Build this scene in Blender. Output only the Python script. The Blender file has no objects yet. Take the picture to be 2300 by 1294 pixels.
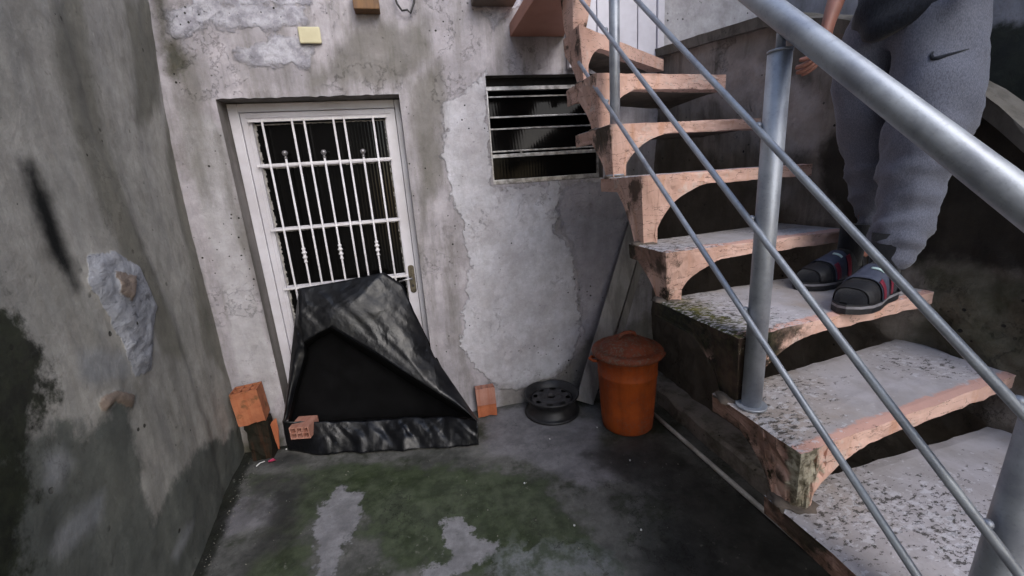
import bpy, bmesh, math, random
import numpy as np
from mathutils import Vector, Matrix, noise
from math import radians, sin, cos, pi
random.seed(7)
sc = bpy.context.scene
C = sc.collection

# ------------------------------------------------------------------ camera
Rm = np.array([[0.9717983, -0.12098624, 0.20241146],
               [-0.2255579, -0.22652182, 0.94752915],
               [-0.06878738, -0.96646272, -0.24742292]])
EYE = np.array([0, 0, 1.56]); FPX = 935.2
cam_d = bpy.data.cameras.new('camera'); cam = bpy.data.objects.new('camera', cam_d); C.objects.link(cam)
cx, cy, cz = Rm[:, 0], -Rm[:, 1], -Rm[:, 2]
cam.matrix_world = Matrix(((cx[0], cy[0], cz[0], 0), (cx[1], cy[1], cz[1], 0), (cx[2], cy[2], cz[2], 1.56), (0, 0, 0, 1)))
cam_d.sensor_width = 36; cam_d.lens = 36 * FPX / 2300; cam_d.clip_start = 0.02; cam_d.clip_end = 200
sc.camera = cam
# ------------------------------------------------------------------ world, sun, exposure
w = bpy.data.worlds.new("World"); sc.world = w; w.use_nodes = True
nt = w.node_tree
sky = nt.nodes.new('ShaderNodeTexSky'); sky.sky_type = 'NISHITA'; sky.sun_disc = False
SUN_EL, SUN_ROT = radians(38), radians(162)
sky.sun_elevation = SUN_EL; sky.sun_rotation = SUN_ROT
sky.air_density = 1.0; sky.dust_density = 1.2; sky.ozone_density = 1.0
nt.links.new(sky.outputs[0], nt.nodes['Background'].inputs[0]); nt.nodes['Background'].inputs[1].default_value = 0.15
sd_ = bpy.data.lights.new('sun', 'SUN'); sd_.energy = 1.0; sd_.angle = radians(45); sd_.color = (1, .96, .90)
sun = bpy.data.objects.new('sun', sd_); C.objects.link(sun)
# direction towards the sun: nishita rotation is clockwise from +Y
sdir = Vector((sin(SUN_ROT) * cos(SUN_EL), cos(SUN_ROT) * cos(SUN_EL), sin(SUN_EL)))
sun.rotation_euler = sdir.to_track_quat('Z', 'Y').to_euler()
sc.view_settings.view_transform = 'Standard'; sc.view_settings.look = 'None'
sc.view_settings.exposure = 1.3; sc.view_settings.gamma = 1

# ------------------------------------------------------------------ survey helper: a photo point on a known plane of the yard
def at(px, py, ax, val):
    r = Rm @ np.array([px - 1150, py - 647, FPX]); i = 'XYZ'.index(ax)
    t = (val - EYE[i]) / r[i]
    return Vector(EYE + r * t)
def at_left(px, py):
    r = Rm @ np.array([px - 1150, py - 647, FPX])      # plane X + .11 Y = -1.22 + .2937
    t = (-0.9263) / (r[0] + .11 * r[1])
    return Vector(EYE + r * t)

# ------------------------------------------------------------------ materials
def S(h):
    v = [int(h[i:i + 2], 16) / 255 for i in (0, 2, 4)]
    return tuple((c / 12.92 if c <= .04045 else ((c + .055) / 1.055) ** 2.4) for c in v) + (1,)
class NB:
    def __init__(s, name):
        s.m = bpy.data.materials.new(name); s.m.use_nodes = True; s.t = s.m.node_tree
        s.b = s.t.nodes['Principled BSDF']; s.tc = s.t.nodes.new('ShaderNodeTexCoord')
    def L(s, a, b): s.t.links.new(a, b)
    def vec(s, stretch=None, src='Object', loc=(0, 0, 0)):
        mp = s.t.nodes.new('ShaderNodeMapping'); mp.inputs['Scale'].default_value = stretch or (1, 1, 1)
        mp.inputs['Location'].default_value = loc
        s.L(s.tc.outputs[src], mp.inputs[0]); return mp.outputs[0]
    def noise(s, scale, detail=6, rough=.6, stretch=None, dist=0, loc=(0, 0, 0), src='Object'):
        n = s.t.nodes.new('ShaderNodeTexNoise'); n.inputs['Scale'].default_value = scale
        n.inputs['Detail'].default_value = detail; n.inputs['Roughness'].default_value = rough
        n.inputs['Distortion'].default_value = dist
        s.L(s.vec(stretch, src, loc), n.inputs['Vector']); return n.outputs['Fac']
    def voro(s, scale, feat='F1', stretch=None, out='Distance', loc=(0, 0, 0)):
        n = s.t.nodes.new('ShaderNodeTexVoronoi'); n.feature = feat; n.inputs['Scale'].default_value = scale
        s.L(s.vec(stretch, loc=loc), n.inputs['Vector']); return n.outputs[out]
    def attr(s, name):
        n = s.t.nodes.new('ShaderNodeAttribute'); n.attribute_name = name; return n.outputs['Fac']
    def rng(s, f, a, b, lo=0, hi=1, smooth=True):
        n = s.t.nodes.new('ShaderNodeMapRange'); n.interpolation_type = 'SMOOTHSTEP' if smooth else 'LINEAR'
        n.inputs[1].default_value = a; n.inputs[2].default_value = b; n.inputs[3].default_value = lo; n.inputs[4].default_value = hi
        s.L(f, n.inputs[0]); return n.outputs[0]
    def math(s, op, a, b=None):
        n = s.t.nodes.new('ShaderNodeMath'); n.operation = op
        for i, v in enumerate((a, b)):
            if v is None: continue
            if isinstance(v, (int, float)): n.inputs[i].default_value = v
            else: s.L(v, n.inputs[i])
        return n.outputs[0]
    def mix(s, f, a, b, mode='MIX'):
        n = s.t.nodes.new('ShaderNodeMix'); n.data_type = 'RGBA'; n.blend_type = mode
        for i, v in ((0, f), (6, a), (7, b)):
            if isinstance(v, (int, float)): n.inputs[i].default_value = v
            elif isinstance(v, tuple): n.inputs[i].default_value = v
            else: s.L(v, n.inputs[i])
        return n.outputs[2]
    def bump(s, h, strength=.5, dist=.01, prev=None):
        n = s.t.nodes.new('ShaderNodeBump'); n.inputs['Strength'].default_value = strength; n.inputs['Distance'].default_value = dist
        s.L(h, n.inputs['Height'])
        if prev is not None: s.L(prev, n.inputs['Normal'])
        return n.outputs[0]
    def sep(s, axis, src='Object'):
        n = s.t.nodes.new('ShaderNodeSeparateXYZ'); s.L(s.tc.outputs[src], n.inputs[0]); return n.outputs['XYZ'.index(axis)]
    def fin(s, col=None, rough=.8, metal=0, normal=None, spec=None):
        for k, v in (('Base Color', col), ('Roughness', rough), ('Metallic', metal), ('Normal', normal), ('Specular IOR Level', spec)):
            if v is None: continue
            if isinstance(v, (int, float, tuple)): s.b.inputs[k].default_value = v
            else: s.L(v, s.b.inputs[k])
        return s.m

def mask_fac(b, attr, amp, soft, scale, stretch=None, detail=11):
    n = b.noise(scale, detail, .68, stretch); soft *= .6
    d = b.math('ADD', b.attr(attr), b.math('MULTIPLY', b.math('SUBTRACT', n, .5), amp))
    return b.rng(d, -soft, soft)

def plaster(name, ca, cb, layers, streak=('a', .3), streak_scale=9, speck=None, fine=.35, bump=.6, rough=.85):
    """weathered render: two-tone mottling, run-down streaks, pits, then shaped patches from mesh attributes"""
    b = NB(name)
    n1 = b.noise(2.2, 8, .65); n2 = b.noise(13, 12, .75); n3 = b.noise(85, 6, .75); n5 = b.noise(28, 10, .75, (1, 1, .8), loc=(5, 5, 1))
    st = b.noise(streak_scale, 6, .65, (1, 1, .13), loc=(3, 1, 0))
    st2 = b.noise(streak_scale * 2.4, 5, .65, (1, 1, .14), loc=(7, 1, 0)); n4 = b.noise(5, 9, .72, (1, 1, .7), loc=(2, 6, 3))
    c = b.mix(b.rng(n1, .35, .65), S(ca), S(cb))
    c = b.mix(b.math('MULTIPLY', b.rng(st, .42, .7), streak[1]), c, S(streak[0]))
    c = b.mix(b.math('MULTIPLY', b.rng(st2, .5, .75), streak[1] * .6), c, S(streak[0]))
    hx = []
    c = b.mix(b.rng(n4, .52, .66, 0, .45), c, b.mix(1.0, c, (.62, .60, .57, 1), 'MULTIPLY')); c = b.mix(b.rng(n4, .46, .34, 0, .5), c, b.mix(1.0, c, (1.25, 1.22, 1.22, 1), 'MULTIPLY'))
    for L in layers:
        a, c1, c2, cs, amp, soft, ws, op = L[:8]; stt = L[8] if len(L) > 8 else None
        f = mask_fac(b, a, amp, soft, ws, stt)
        lc = b.mix(b.rng(b.noise(cs, 7, .7, stt), .35, .65), S(c1), S(c2))
        c = b.mix(b.math('MULTIPLY', f, op), c, lc)
        if a in ('cement_shade', 'chip', 'chalk', 'whiteband'): hx.append((f, a))
    c = b.mix(b.rng(n2, .25, .75, 0, fine), c, b.mix(1.0, c, (.45, .44, .43, 1), 'MULTIPLY'))
    c = b.mix(b.rng(n3, .55, .8, 0, fine * .8), c, b.mix(1.0, c, (1.5, 1.5, 1.5, 1), 'MULTIPLY'))
    c = b.mix(b.rng(n5, .60, .68, 0, fine), c, b.mix(1.0, c, (.55, .53, .52, 1), 'MULTIPLY'))
    c = b.mix(b.rng(n5, .40, .33, 0, fine), c, b.mix(1.0, c, (1.35, 1.34, 1.36, 1), 'MULTIPLY'))
    h = b.math('ADD', b.math('MULTIPLY', n2, .6), b.math('ADD', b.math('MULTIPLY', n3, .25), b.math('MULTIPLY', n5, .3)))
    for f, a in hx:
        tr_ = b.noise(16, 9, .7, (1, 1, 1.8), dist=.6, loc=(1, 9, 4)) if a in ('cement_shade', 'chip') else b.noise(30, 8, .7, loc=(1, 9, 4))
        h = b.math('ADD', h, b.math('MULTIPLY', f, b.math('ADD', .35, b.math('MULTIPLY', tr_, 2.2 if a in ('cement_shade', 'chip') else .8))))
        if a == 'cement_shade' and name == 'side_wall_plaster': c = b.mix(b.math('MULTIPLY', f, b.rng(tr_, .46, .36)), c, b.mix(1.0, c, (.6, .6, .6, 1), 'MULTIPLY'))
    if speck:
        v = b.voro(speck[0]); szn = b.math('MULTIPLY', b.rng(b.voro(speck[0], out='Color'), .55, 1.0), speck[1])
        v = b.math('ADD', v, b.math('MULTIPLY', b.math('SUBTRACT', b.noise(120, 3, .6), .5), .12))
        pf = b.math('MULTIPLY', b.rng(b.math('SUBTRACT', szn, v), 0, .03), b.rng(b.noise(4, 4, .6, loc=(2, 2, 2)), .46, .6))
        cr = b.math('MULTIPLY', b.rng(b.math('ABSOLUTE', b.math('SUBTRACT', b.noise(3.5, 9, .72, loc=(8, 1, 5)), .5)), .006, .0015), b.rng(b.noise(2.5, 3, .5, loc=(4, 9, 2)), .52, .62))
        pf = b.math('MAXIMUM', pf, b.math('MULTIPLY', cr, .4))
        c = b.mix(pf, c, S('2a2825')); h = b.math('SUBTRACT', h, b.math('MULTIPLY', pf, .6))
    return b.fin(c, b.rng(n2, .3, .7, rough, rough - .1), 0, b.bump(h, bump, .012), .25)

def simple(name, col, col2=None, rough=.6, metal=0, scale=20, bump=.1, amt=1, stretch=None, spec=None, bd=.004):
    b = NB(name); n = b.noise(scale, 6, .65, stretch)
    c = b.mix(b.rng(n, .35, .68, 0, amt), S(col), S(col2 or col))
    return b.fin(c, b.rng(n, .3, .7, rough, max(.05, rough - .12)), metal, b.bump(n, bump, bd), spec)

# ------------------------------------------------------------------ object helpers
def put(o, parent=None):
    C.objects.link(o)
    if parent is not None: o.parent = parent
    return o
def tag(o, label, cat=None, group=None, kind=None):
    if label: o['label'] = label
    if cat: o['category'] = cat
    if group: o['group'] = group
    if kind: o['kind'] = kind
    return o
def thing(name, loc, label, cat, group=None, rot=(0, 0, 0)):
    o = bpy.data.objects.new(name, None); o.empty_display_size = .05; o.location = loc; o.rotation_euler = rot
    C.objects.link(o); tag(o, label, cat, group); return o
def mesh_obj(name, verts, faces, mat, parent=None, smooth=False, mats=None, fm=None):
    me = bpy.data.meshes.new(name); me.from_pydata([tuple(v) for v in verts], [], faces); me.update()
    for m in (mats or [mat]): me.materials.append(m)
    if fm is not None: me.polygons.foreach_set('material_index', fm)
    if smooth: me.polygons.foreach_set('use_smooth', [True] * len(me.polygons))
    return put(bpy.data.objects.new(name, me), parent)
def bm_obj(name, bm, mat, parent=None, smooth=False, mats=None):
    me = bpy.data.meshes.new(name); bmesh.ops.recalc_face_normals(bm, faces=bm.faces); bm.to_mesh(me); bm.free()
    for m in (mats or [mat]): me.materials.append(m)
    if smooth: me.polygons.foreach_set('use_smooth', [True] * len(me.polygons))
    return put(bpy.data.objects.new(name, me), parent)
def bevel(o, wd=.004, seg=2, ang=40):
    m = o.modifiers.new('bevel', 'BEVEL'); m.width = wd; m.segments = seg; m.limit_method = 'ANGLE'; m.angle_limit = radians(ang); return o
def box(bm, x0, x1, y0, y1, z0, z1):
    vs = [bm.verts.new((x, y, z)) for z in (z0, z1) for y in (y0, y1) for x in (x0, x1)]
    for f in ((0, 2, 3, 1), (4, 5, 7, 6), (0, 1, 5, 4), (2, 6, 7, 3), (0, 4, 6, 2), (1, 3, 7, 5)): bm.faces.new([vs[i] for i in f])
def boxo(name, x0, x1, y0, y1, z0, z1, mat, parent=None, bev=.003):
    bm = bmesh.new(); box(bm, x0, x1, y0, y1, z0, z1); o = bm_obj(name, bm, mat, parent)
    return bevel(o, bev) if bev else o
def tube(bm, pts, r, n=12, caps=True):
    pts = [Vector(p) for p in pts]; rs = r if isinstance(r, (list, tuple)) else [r] * len(pts); rings = []
    up = None
    for i, p in enumerate(pts):
        d = (pts[min(i + 1, len(pts) - 1)] - pts[max(i - 1, 0)]).normalized()
        if up is None: up = d.orthogonal().normalized()
        u = (up - d * up.dot(d)).normalized(); up = u; v = d.cross(u)
        rings.append([bm.verts.new(p + (u * cos(2 * pi * k / n) + v * sin(2 * pi * k / n)) * rs[i]) for k in range(n)])
    for a, b in zip(rings, rings[1:]):
        for k in range(n): bm.faces.new((a[k], a[(k + 1) % n], b[(k + 1) % n], b[k]))
    if caps: bm.faces.new(rings[0][::-1]); bm.faces.new(rings[-1])
def tubeo(name, pts, r, mat, parent=None, n=12):
    bm = bmesh.new(); tube(bm, pts, r, n); o = bm_obj(name, bm, mat, parent)
    for p in o.data.polygons: p.use_smooth = len(p.vertices) == 4
    return o
def lathe(bm, prof, n=48, c=(0, 0, 0)):
    rings = [[bm.verts.new((c[0] + r * cos(2 * pi * k / n), c[1] + r * sin(2 * pi * k / n), c[2] + z)) for k in range(n)] for r, z in prof]
    for a, b in zip(rings, rings[1:]):
        for k in range(n): bm.faces.new((a[k], a[(k + 1) % n], b[(k + 1) % n], b[k]))
    return rings
def poly_sd(P, poly):
    """signed distance (inside positive) of points P (N,2) to a polygon"""
    poly = np.array(poly); n = len(poly); d2 = np.full(len(P), 1e9); ins = np.zeros(len(P), bool)
    for i in range(n):
        a, b = poly[i], poly[(i + 1) % n]; e = b - a; wv = P - a
        t = np.clip((wv @ e) / (e @ e + 1e-12), 0, 1); q = wv - t[:, None] * e; d2 = np.minimum(d2, (q ** 2).sum(1))
        c1 = (a[1] > P[:, 1]) != (b[1] > P[:, 1])
        xi = a[0] + (P[:, 1] - a[1]) / (b[1] - a[1] + 1e-12) * e[0]
        ins ^= c1 & (P[:, 0] < xi)
    d = np.sqrt(d2); return np.where(ins, d, -d)
def masks(P, polys):
    r = np.full(len(P), -9.0)
    for p in polys: r = np.maximum(r, poly_sd(P, p))
    return r
def set_attr(o, name, arr):
    a = o.data.attributes.new(name, 'FLOAT', 'POINT'); a.data.foreach_set('value', np.asarray(arr, dtype=np.float32))
def axis(*segs):
    out = []
    for a, b, st in segs:
        n = max(1, int(round((b - a) / st))); out += [a + (b - a) * i / n for i in range(n)]
    out.append(segs[-1][1]); return np.array(out)
def fbm(x, y, z, o=4, H=.8): return noise.fractal((x, y, z), H, 2.1, o)

# =================================================================== MATERIALS
M = {}
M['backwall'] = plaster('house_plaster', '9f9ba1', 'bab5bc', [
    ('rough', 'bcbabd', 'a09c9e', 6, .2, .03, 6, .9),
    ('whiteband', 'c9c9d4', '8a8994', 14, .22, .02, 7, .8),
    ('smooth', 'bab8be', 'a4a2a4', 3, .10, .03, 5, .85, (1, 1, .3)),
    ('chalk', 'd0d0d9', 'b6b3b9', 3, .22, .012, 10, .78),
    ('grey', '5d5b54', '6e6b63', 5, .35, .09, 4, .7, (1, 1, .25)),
    ('cement_shade', 'b3b0bc', 'a19ea9', 6, .25, .03, 6, .6),  # on this wall: lavender grey of the stair's shadow, put into the colour
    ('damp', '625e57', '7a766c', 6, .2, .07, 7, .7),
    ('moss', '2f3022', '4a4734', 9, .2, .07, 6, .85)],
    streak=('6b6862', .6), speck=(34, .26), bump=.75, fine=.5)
M['leftwall'] = plaster('side_wall_plaster', 'a19f99', 'b4b1ab', [
    ('brown', '66655a', '7b786c', 5, .26, .07, 5, .75, (1, 1, .25)),
    ('damp', '525754', '676a64', 4, .24, .05, 7, .9),
    ('pale', 'a0a1a3', '8c8f92', 5, .10, .05, 5, .8),
    ('cement_shade', 'b6b8c0', '9ea1a8', 9, .06, .006, 14, .95),
    ('chip', 'a08e80', '86766a', 12, .05, .006, 18, .9),
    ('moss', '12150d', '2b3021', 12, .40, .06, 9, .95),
    ('soot', '070909', '0c0f0f', 6, .10, .06, 5, 1.0),
    ('joint', '23221c', '38362c', 20, .05, .012, 12, .85)],
    streak=('6a655b', .3), speck=(26, .3), bump=.6, fine=.6)
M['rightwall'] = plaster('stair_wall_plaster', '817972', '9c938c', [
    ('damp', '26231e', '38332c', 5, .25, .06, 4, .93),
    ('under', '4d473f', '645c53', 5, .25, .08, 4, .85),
    ('mossy', '4b4a3a', '6b675a', 9, .15, .05, 7, .9),
    ('pale', 'bdb4b0', 'a39a95', 6, .2, .05, 6, .8)],
    streak=('3b382f', .6), speck=(35, .3), bump=.9)
M['farwall'] = plaster('rough_white_plaster', '8f8e93', 'a9a8ae', [
    ('damp', '1d2119', '2e3226', 7, .25, .05, 5, .95)], streak=('6c6b68', .4), speck=(26, .28), bump=1.0)
def floor_mat():
    b = NB('wet_concrete')
    n1 = b.noise(2.6, 12, .74); n2 = b.noise(15, 12, .76); n3 = b.noise(100, 6, .75)
    c = b.mix(b.rng(n1, .36, .62), S('454643'), S('6c6b69'))
    c = b.mix(b.math('MULTIPLY', b.rng(b.noise(3.5, 8, .7, loc=(4, 4, 0)), .48, .62), .75), c, S('2a3020'))
    for a, c1, c2, cs, amp, soft, ws, op in (
            ('grey', '88868a', '6e6c70', 5, .3, .07, 4, .9),
            ('green', '29341d', '454f39', 10, .5, .09, 5, .85),
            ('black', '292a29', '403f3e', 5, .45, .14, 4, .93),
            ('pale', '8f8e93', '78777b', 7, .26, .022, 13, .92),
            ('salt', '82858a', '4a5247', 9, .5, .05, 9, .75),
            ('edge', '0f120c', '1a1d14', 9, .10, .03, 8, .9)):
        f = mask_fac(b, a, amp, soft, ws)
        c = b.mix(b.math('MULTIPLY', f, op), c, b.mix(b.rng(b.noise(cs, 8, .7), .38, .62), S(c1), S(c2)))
    crk = b.math('MULTIPLY', b.rng(b.math('ABSOLUTE', b.math('SUBTRACT', b.noise(1.6, 9, .66, loc=(3, 7, 0)), .5)), .004, .001), b.rng(b.noise(1.5, 3, .5, loc=(5, 1, 0)), .45, .6))
    c = b.mix(b.math('MULTIPLY', crk, .8), c, S('121210'))
    # scattered flaked light spots
    sp = b.math('MULTIPLY', b.rng(b.noise(26, 5, .6, loc=(9, 2, 0)), .62, .70), b.rng(b.noise(3, 3, .5, loc=(1, 8, 0)), .45, .6))
    c = b.mix(b.math('MULTIPLY', sp, .6), c, S('76766f'))
    c = b.mix(b.rng(n2, .3, .75, 0, .55), c, b.mix(1.0, c, (.4, .42, .4, 1), 'MULTIPLY'))
    c = b.mix(b.rng(n3, .55, .8, 0, .3), c, b.mix(1.0, c, (1.6, 1.6, 1.6, 1), 'MULTIPLY'))
    h = b.math('ADD', b.math('MULTIPLY', n2, .7), b.math('MULTIPLY', n3, .2))
    return b.fin(c, b.rng(b.noise(2.2, 6, .6, loc=(6, 6, 6)), .35, .65, .8, .42), 0, b.bump(h, .5, .012), .4)
M['floor'] = floor_mat()
def paint_pink(name, moss=0.0, crumble=0.0):
    b = NB(name); n = b.noise(7, 7, .65); n2 = b.noise(45, 6, .7); st = b.noise(16, 5, .6, (1, 1, .15))
    c = b.mix(b.rng(n, .35, .65), S('d9b6a8'), S('cba596'))
    c = b.mix(b.math('MULTIPLY', b.rng(st, .54, .72), .5), c, S('b98058'))
    c = b.mix(b.math('MULTIPLY', b.rng(n2, .62, .72), .4), c, S('9a8476'))
    c = b.mix(b.math('MULTIPLY', b.rng(b.noise(11, 10, .75, loc=(2, 8, 8)), .56, .62), .5), c, S('c8bcb4'))
    c = b.mix(b.math('MULTIPLY', b.rng(b.noise(8, 10, .75, loc=(7, 3, 4)), .56, .66), .3), c, S('96806f'))
    # hair cracks
    cr = b.rng(b.math('ABSOLUTE', b.math('SUBTRACT', b.noise(5, 5, .55, (1, 1, 5), loc=(5, 0, 1)), .5)), .006, .001)
    c = b.mix(b.math('MULTIPLY', cr, .8), c, S('3e2a22'))
    if moss:
        f = b.rng(b.noise(6, 8, .72, loc=(1, 3, 2)), .62 - .3 * moss, .70 - .3 * moss)
        sdn = b.math('ADD', b.attr('side'), b.math('MULTIPLY', b.math('SUBTRACT', b.noise(6, 7, .7, loc=(4, 4, 2)), .5), .5))
        f = b.math('MULTIPLY', f, b.rng(sdn, .10 + .25 * moss, .02 + .1 * moss))
        f = b.math('MAXIMUM', f, b.math('MULTIPLY', b.rng(b.attr('side'), .016, .006), b.math('MULTIPLY', b.rng(b.noise(5, 7, .7, loc=(9, 3, 2)), .55 - .3 * moss, .62 - .2 * moss), .9)))
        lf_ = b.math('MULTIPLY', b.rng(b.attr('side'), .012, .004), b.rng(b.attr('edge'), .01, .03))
        c = b.mix(b.math('MULTIPLY', lf_, .75 if moss > .3 else .25), c, b.mix(b.rng(n, .4, .6), S('6b4a3a'), S('4a3429')))  # left faces of the steps turned a darker brown
        c = b.mix(f, c, b.mix(b.rng(n2, .4, .6), S('0e0f0a'), S('2a2a1a')))
    if crumble:
        f = b.rng(b.noise(5, 8, .7, loc=(6, 3, 2)), .60 - .25 * crumble, .64 - .25 * crumble)
        f = b.math('MULTIPLY', f, b.rng(b.math('ADD', b.attr('side'), b.math('MULTIPLY', b.math('SUBTRACT', b.noise(9, 7, .7, loc=(4, 1, 7)), .5), .25)), .07, .045))
        f = b.math('MULTIPLY', f, b.rng(b.math('ADD', b.attr('edge'), b.math('MULTIPLY', b.math('SUBTRACT', b.noise(9, 7, .7, loc=(4, 1, 7)), .5), .1)), .05, .03))
        c = b.mix(f, c, b.mix(b.rng(n2, .4, .6), S('b0aa98'), S('6b6554')))
        h = b.math('ADD', n2, b.math('MULTIPLY', f, -.8))
    else: h = n2
    c = b.mix(b.math('MULTIPLY', b.rng(b.noise(3, 4, .6), .45, .7), .3), c, S('8c6a5e'))
    return b.fin(c, .75, 0, b.bump(h, .35, .006), .3)
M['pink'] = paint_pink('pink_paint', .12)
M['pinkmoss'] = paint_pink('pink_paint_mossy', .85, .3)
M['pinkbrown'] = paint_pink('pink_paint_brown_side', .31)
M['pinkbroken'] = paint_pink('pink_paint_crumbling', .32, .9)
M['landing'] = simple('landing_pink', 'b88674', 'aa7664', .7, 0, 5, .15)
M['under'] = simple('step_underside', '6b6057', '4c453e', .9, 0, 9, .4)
def tread_mat(name, moss=0.0):
    b = NB(name); n = b.noise(5, 8, .7); n2 = b.noise(46, 8, .75, (1, 1.9, 1)); n3 = b.noise(120, 4, .7)
    c = b.mix(b.rng(n, .35, .65), S('a59f9e'), S('bcb7ba'))
    c = b.mix(b.math('MULTIPLY', b.rng(b.noise(3, 6, .6, loc=(3, 3, 3)), .5, .66), .45), c, S('a08f7c'))
    edge = b.attr('edge')      # metres from front edge
    pk = b.rng(b.math('ADD', edge, b.math('MULTIPLY', b.math('SUBTRACT', b.noise(18, 6, .65), .5), .06)), .036, .024)
    c = b.mix(b.math('MULTIPLY', pk, .85), c, S('cf9f8f'))
    # flakes: dark chips, denser towards the open side and the back
    side = b.attr('side')
    dens = b.rng(side, 0, .5, .12, .03)
    dens2 = b.rng(b.noise(3.2, 5, .65, loc=(8, 1, 1)), .40, .64, -.015, .10)
    thr = b.math('SUBTRACT', .68, b.math('ADD', dens, dens2))
    ch = b.rng(b.math('SUBTRACT', n2, thr), 0, .025)
    c = b.mix(b.math('MULTIPLY', ch, .85), c, S('3c3933'))
    wh = b.rng(b.math('SUBTRACT', b.noise(40, 5, .7, (1, 1.4, 1), loc=(5, 5, 5)), thr), .0, .02)
    c = b.mix(b.math('MULTIPLY', wh, .55), c, S('d2d0d4'))
    if moss:
        mf = b.rng(b.math('ADD', side, b.math('MULTIPLY', b.math('SUBTRACT', b.noise(9, 8, .7), .5), .6)), .16 * moss, .04 * moss)
        mf2 = b.math('MULTIPLY', mf, b.rng(n2, .40, .52))
        c = b.mix(mf2, c, b.mix(b.rng(n, .45, .6), S('2f3317'), S('6e6a2c')))
    c = b.mix(b.rng(n3, .55, .8, 0, .25), c, S('6f6b66'))
    h = b.math('SUBTRACT', b.math('MULTIPLY', n3, .15), b.math('MULTIPLY', ch, .7))
    return b.fin(c, .8, 0, b.bump(h, .5, .006), .3)
M['tread'] = tread_mat('peeling_tread'); M['treadmoss'] = tread_mat('mossy_tread', 1.0)
def steel_mat():
    b = NB('galvanised_steel'); n = b.noise(14, 6, .6, (1, 1, 1)); n2 = b.noise(160, 3, .6)
    c = b.mix(b.rng(n, .35, .7), S('aeb4bd'), S('9095a0')); c = b.mix(b.rng(n2, .55, .75, 0, .25), c, S('595a5e'))
    return b.fin(c, b.rng(n, .3, .7, .56, .44), .5, b.bump(n2, .12, .002))
M['steel'] = steel_mat()
M['steelpost'] = steel_mat(); M['steelpost'].name = 'steel_post_finish'
M['alu'] = simple('aluminium', 'a7a6aa', '6c6a6c', .4, .7, 30, .1)
M['whitepaint'] = simple('white_door_paint', 'c9c7cf', 'b4b0b6', .45, 0, 4, .05, .8)
M['grille'] = simple('white_grille_paint', 'd3d1d6', 'b9b6ba', .4, 0, 25, .05, .7)
M['knob'] = simple('grey_knob', '88868a', '6e6c70', .35, .5, 20, .05)
M['putty'] = simple('putty', 'a19e9c', '6a6762', .9, 0, 40, .6)
M['brass'] = simple('tarnished_brass', '6c665a', '423d34', .4, .7, 40, .2)
def glass_mat(name, scale):
    b = NB(name); wv = b.t.nodes.new('ShaderNodeTexWave'); wv.bands_direction = 'X'; wv.inputs['Scale'].default_value = scale
    wv.inputs['Distortion'].default_value = .3; b.L(b.vec(), wv.inputs['Vector'])
    n = b.noise(9, 5, .6)
    return b.fin(b.mix(n, S('050505'), S('0d0c0c')), b.rng(n, .3, .7, .16, .08), 0, b.bump(wv.outputs['Fac'], .08, .003), .18)
M['ribbed'] = glass_mat('ribbed_glass', 16)
M['winglass'] = glass_mat('window_glass', 16); M['winglass'].node_tree.nodes['Principled BSDF'].inputs['Specular IOR Level'].default_value = .06
for n_ in M['winglass'].node_tree.nodes:
    if n_.type == 'BUMP': n_.inputs['Strength'].default_value = .05
M['dark'] = simple('dark_room', '0c0b0b', '141212', .9)
M['plate'] = simple('ivory_plastic', 'c9c2a2', 'b9b192', .5, 0, 8, .05)
M['timber'] = simple('brown_timber', '7a5a3a', '5d4128', .75, 0, 8, .3, stretch=(6, 6, 1))
def clay_mat(name, a, b_, moss=.25, mc='3d3a22'):
    b = NB(name); n = b.noise(9, 7, .65); st = b.noise(60, 5, .6, (1, 1, .05)); n2 = b.noise(60, 5, .7)
    c = b.mix(b.rng(n, .35, .65), S(a), S(b_)); c = b.mix(b.rng(st, .45, .7, 0, .35), c, S('8d4a2c'))
    c = b.mix(b.math('MULTIPLY', b.rng(b.noise(7, 7, .7, loc=(2, 5, 1)), .62 - moss * .3, .75 - moss * .3), .75), c, S(mc))
    return b.fin(c, .85, 0, b.bump(b.math('ADD', st, n2), .4, .004), .25)
M['clay'] = clay_mat('fired_clay', 'a4684a', '8e573e', .25); M['clay2'] = clay_mat('faded_clay', 'a87c6e', '966a5c', .0)
M['clay3'] = clay_mat('fresh_clay', 'b06a4a', '9c5a3e', .1); M['claymoss'] = clay_mat('mossy_clay', '231a15', '101009', 1.2, '14150c')
def tarp_mat():
    b = NB('black_polythene')
    wn = b.t.nodes.new('ShaderNodeTexNoise'); wn.inputs['Scale'].default_value = 5; wn.inputs['Detail'].default_value = 5; b.L(b.vec(), wn.inputs['Vector'])
    def crumple(scale, amt, loc):
        vm = b.t.nodes.new('ShaderNodeVectorMath'); vm.operation = 'MULTIPLY_ADD'; b.L(wn.outputs['Color'], vm.inputs[0]); vm.inputs[1].default_value = (amt,) * 3; b.L(b.vec((1, 1, .7), loc=loc), vm.inputs[2])
        v = b.t.nodes.new('ShaderNodeTexVoronoi'); v.inputs['Scale'].default_value = scale; b.L(vm.outputs[0], v.inputs['Vector']); return v.outputs['Distance']
    c1, c2, c3 = crumple(7, .25, (0, 0, 0)), crumple(19, .18, (3, 1, 2)), crumple(48, .1, (1, 5, 2))
    du = b.noise(5, 9, .75, loc=(3, 3, 3)); dust_sheen = b.noise(30, 9, .75, loc=(7, 7, 1))
    c = b.mix(b.math('MULTIPLY', b.rng(du, .48, .72), .5), S('08090d'), S('191d28'))
    c = b.mix(b.math('MULTIPLY', b.rng(dust_sheen, .60, .72), .35), c, S('565c6e'))  # bluish dust tone that also stands in for sheen on the sheet
    nb = b.bump(c1, .30, .022); nb = b.bump(c2, .20, .009, nb); nb = b.bump(c3, .12, .004, nb)
    return b.fin(c, b.rng(du, .35, .7, .32, .55), 0, nb, .42)
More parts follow.
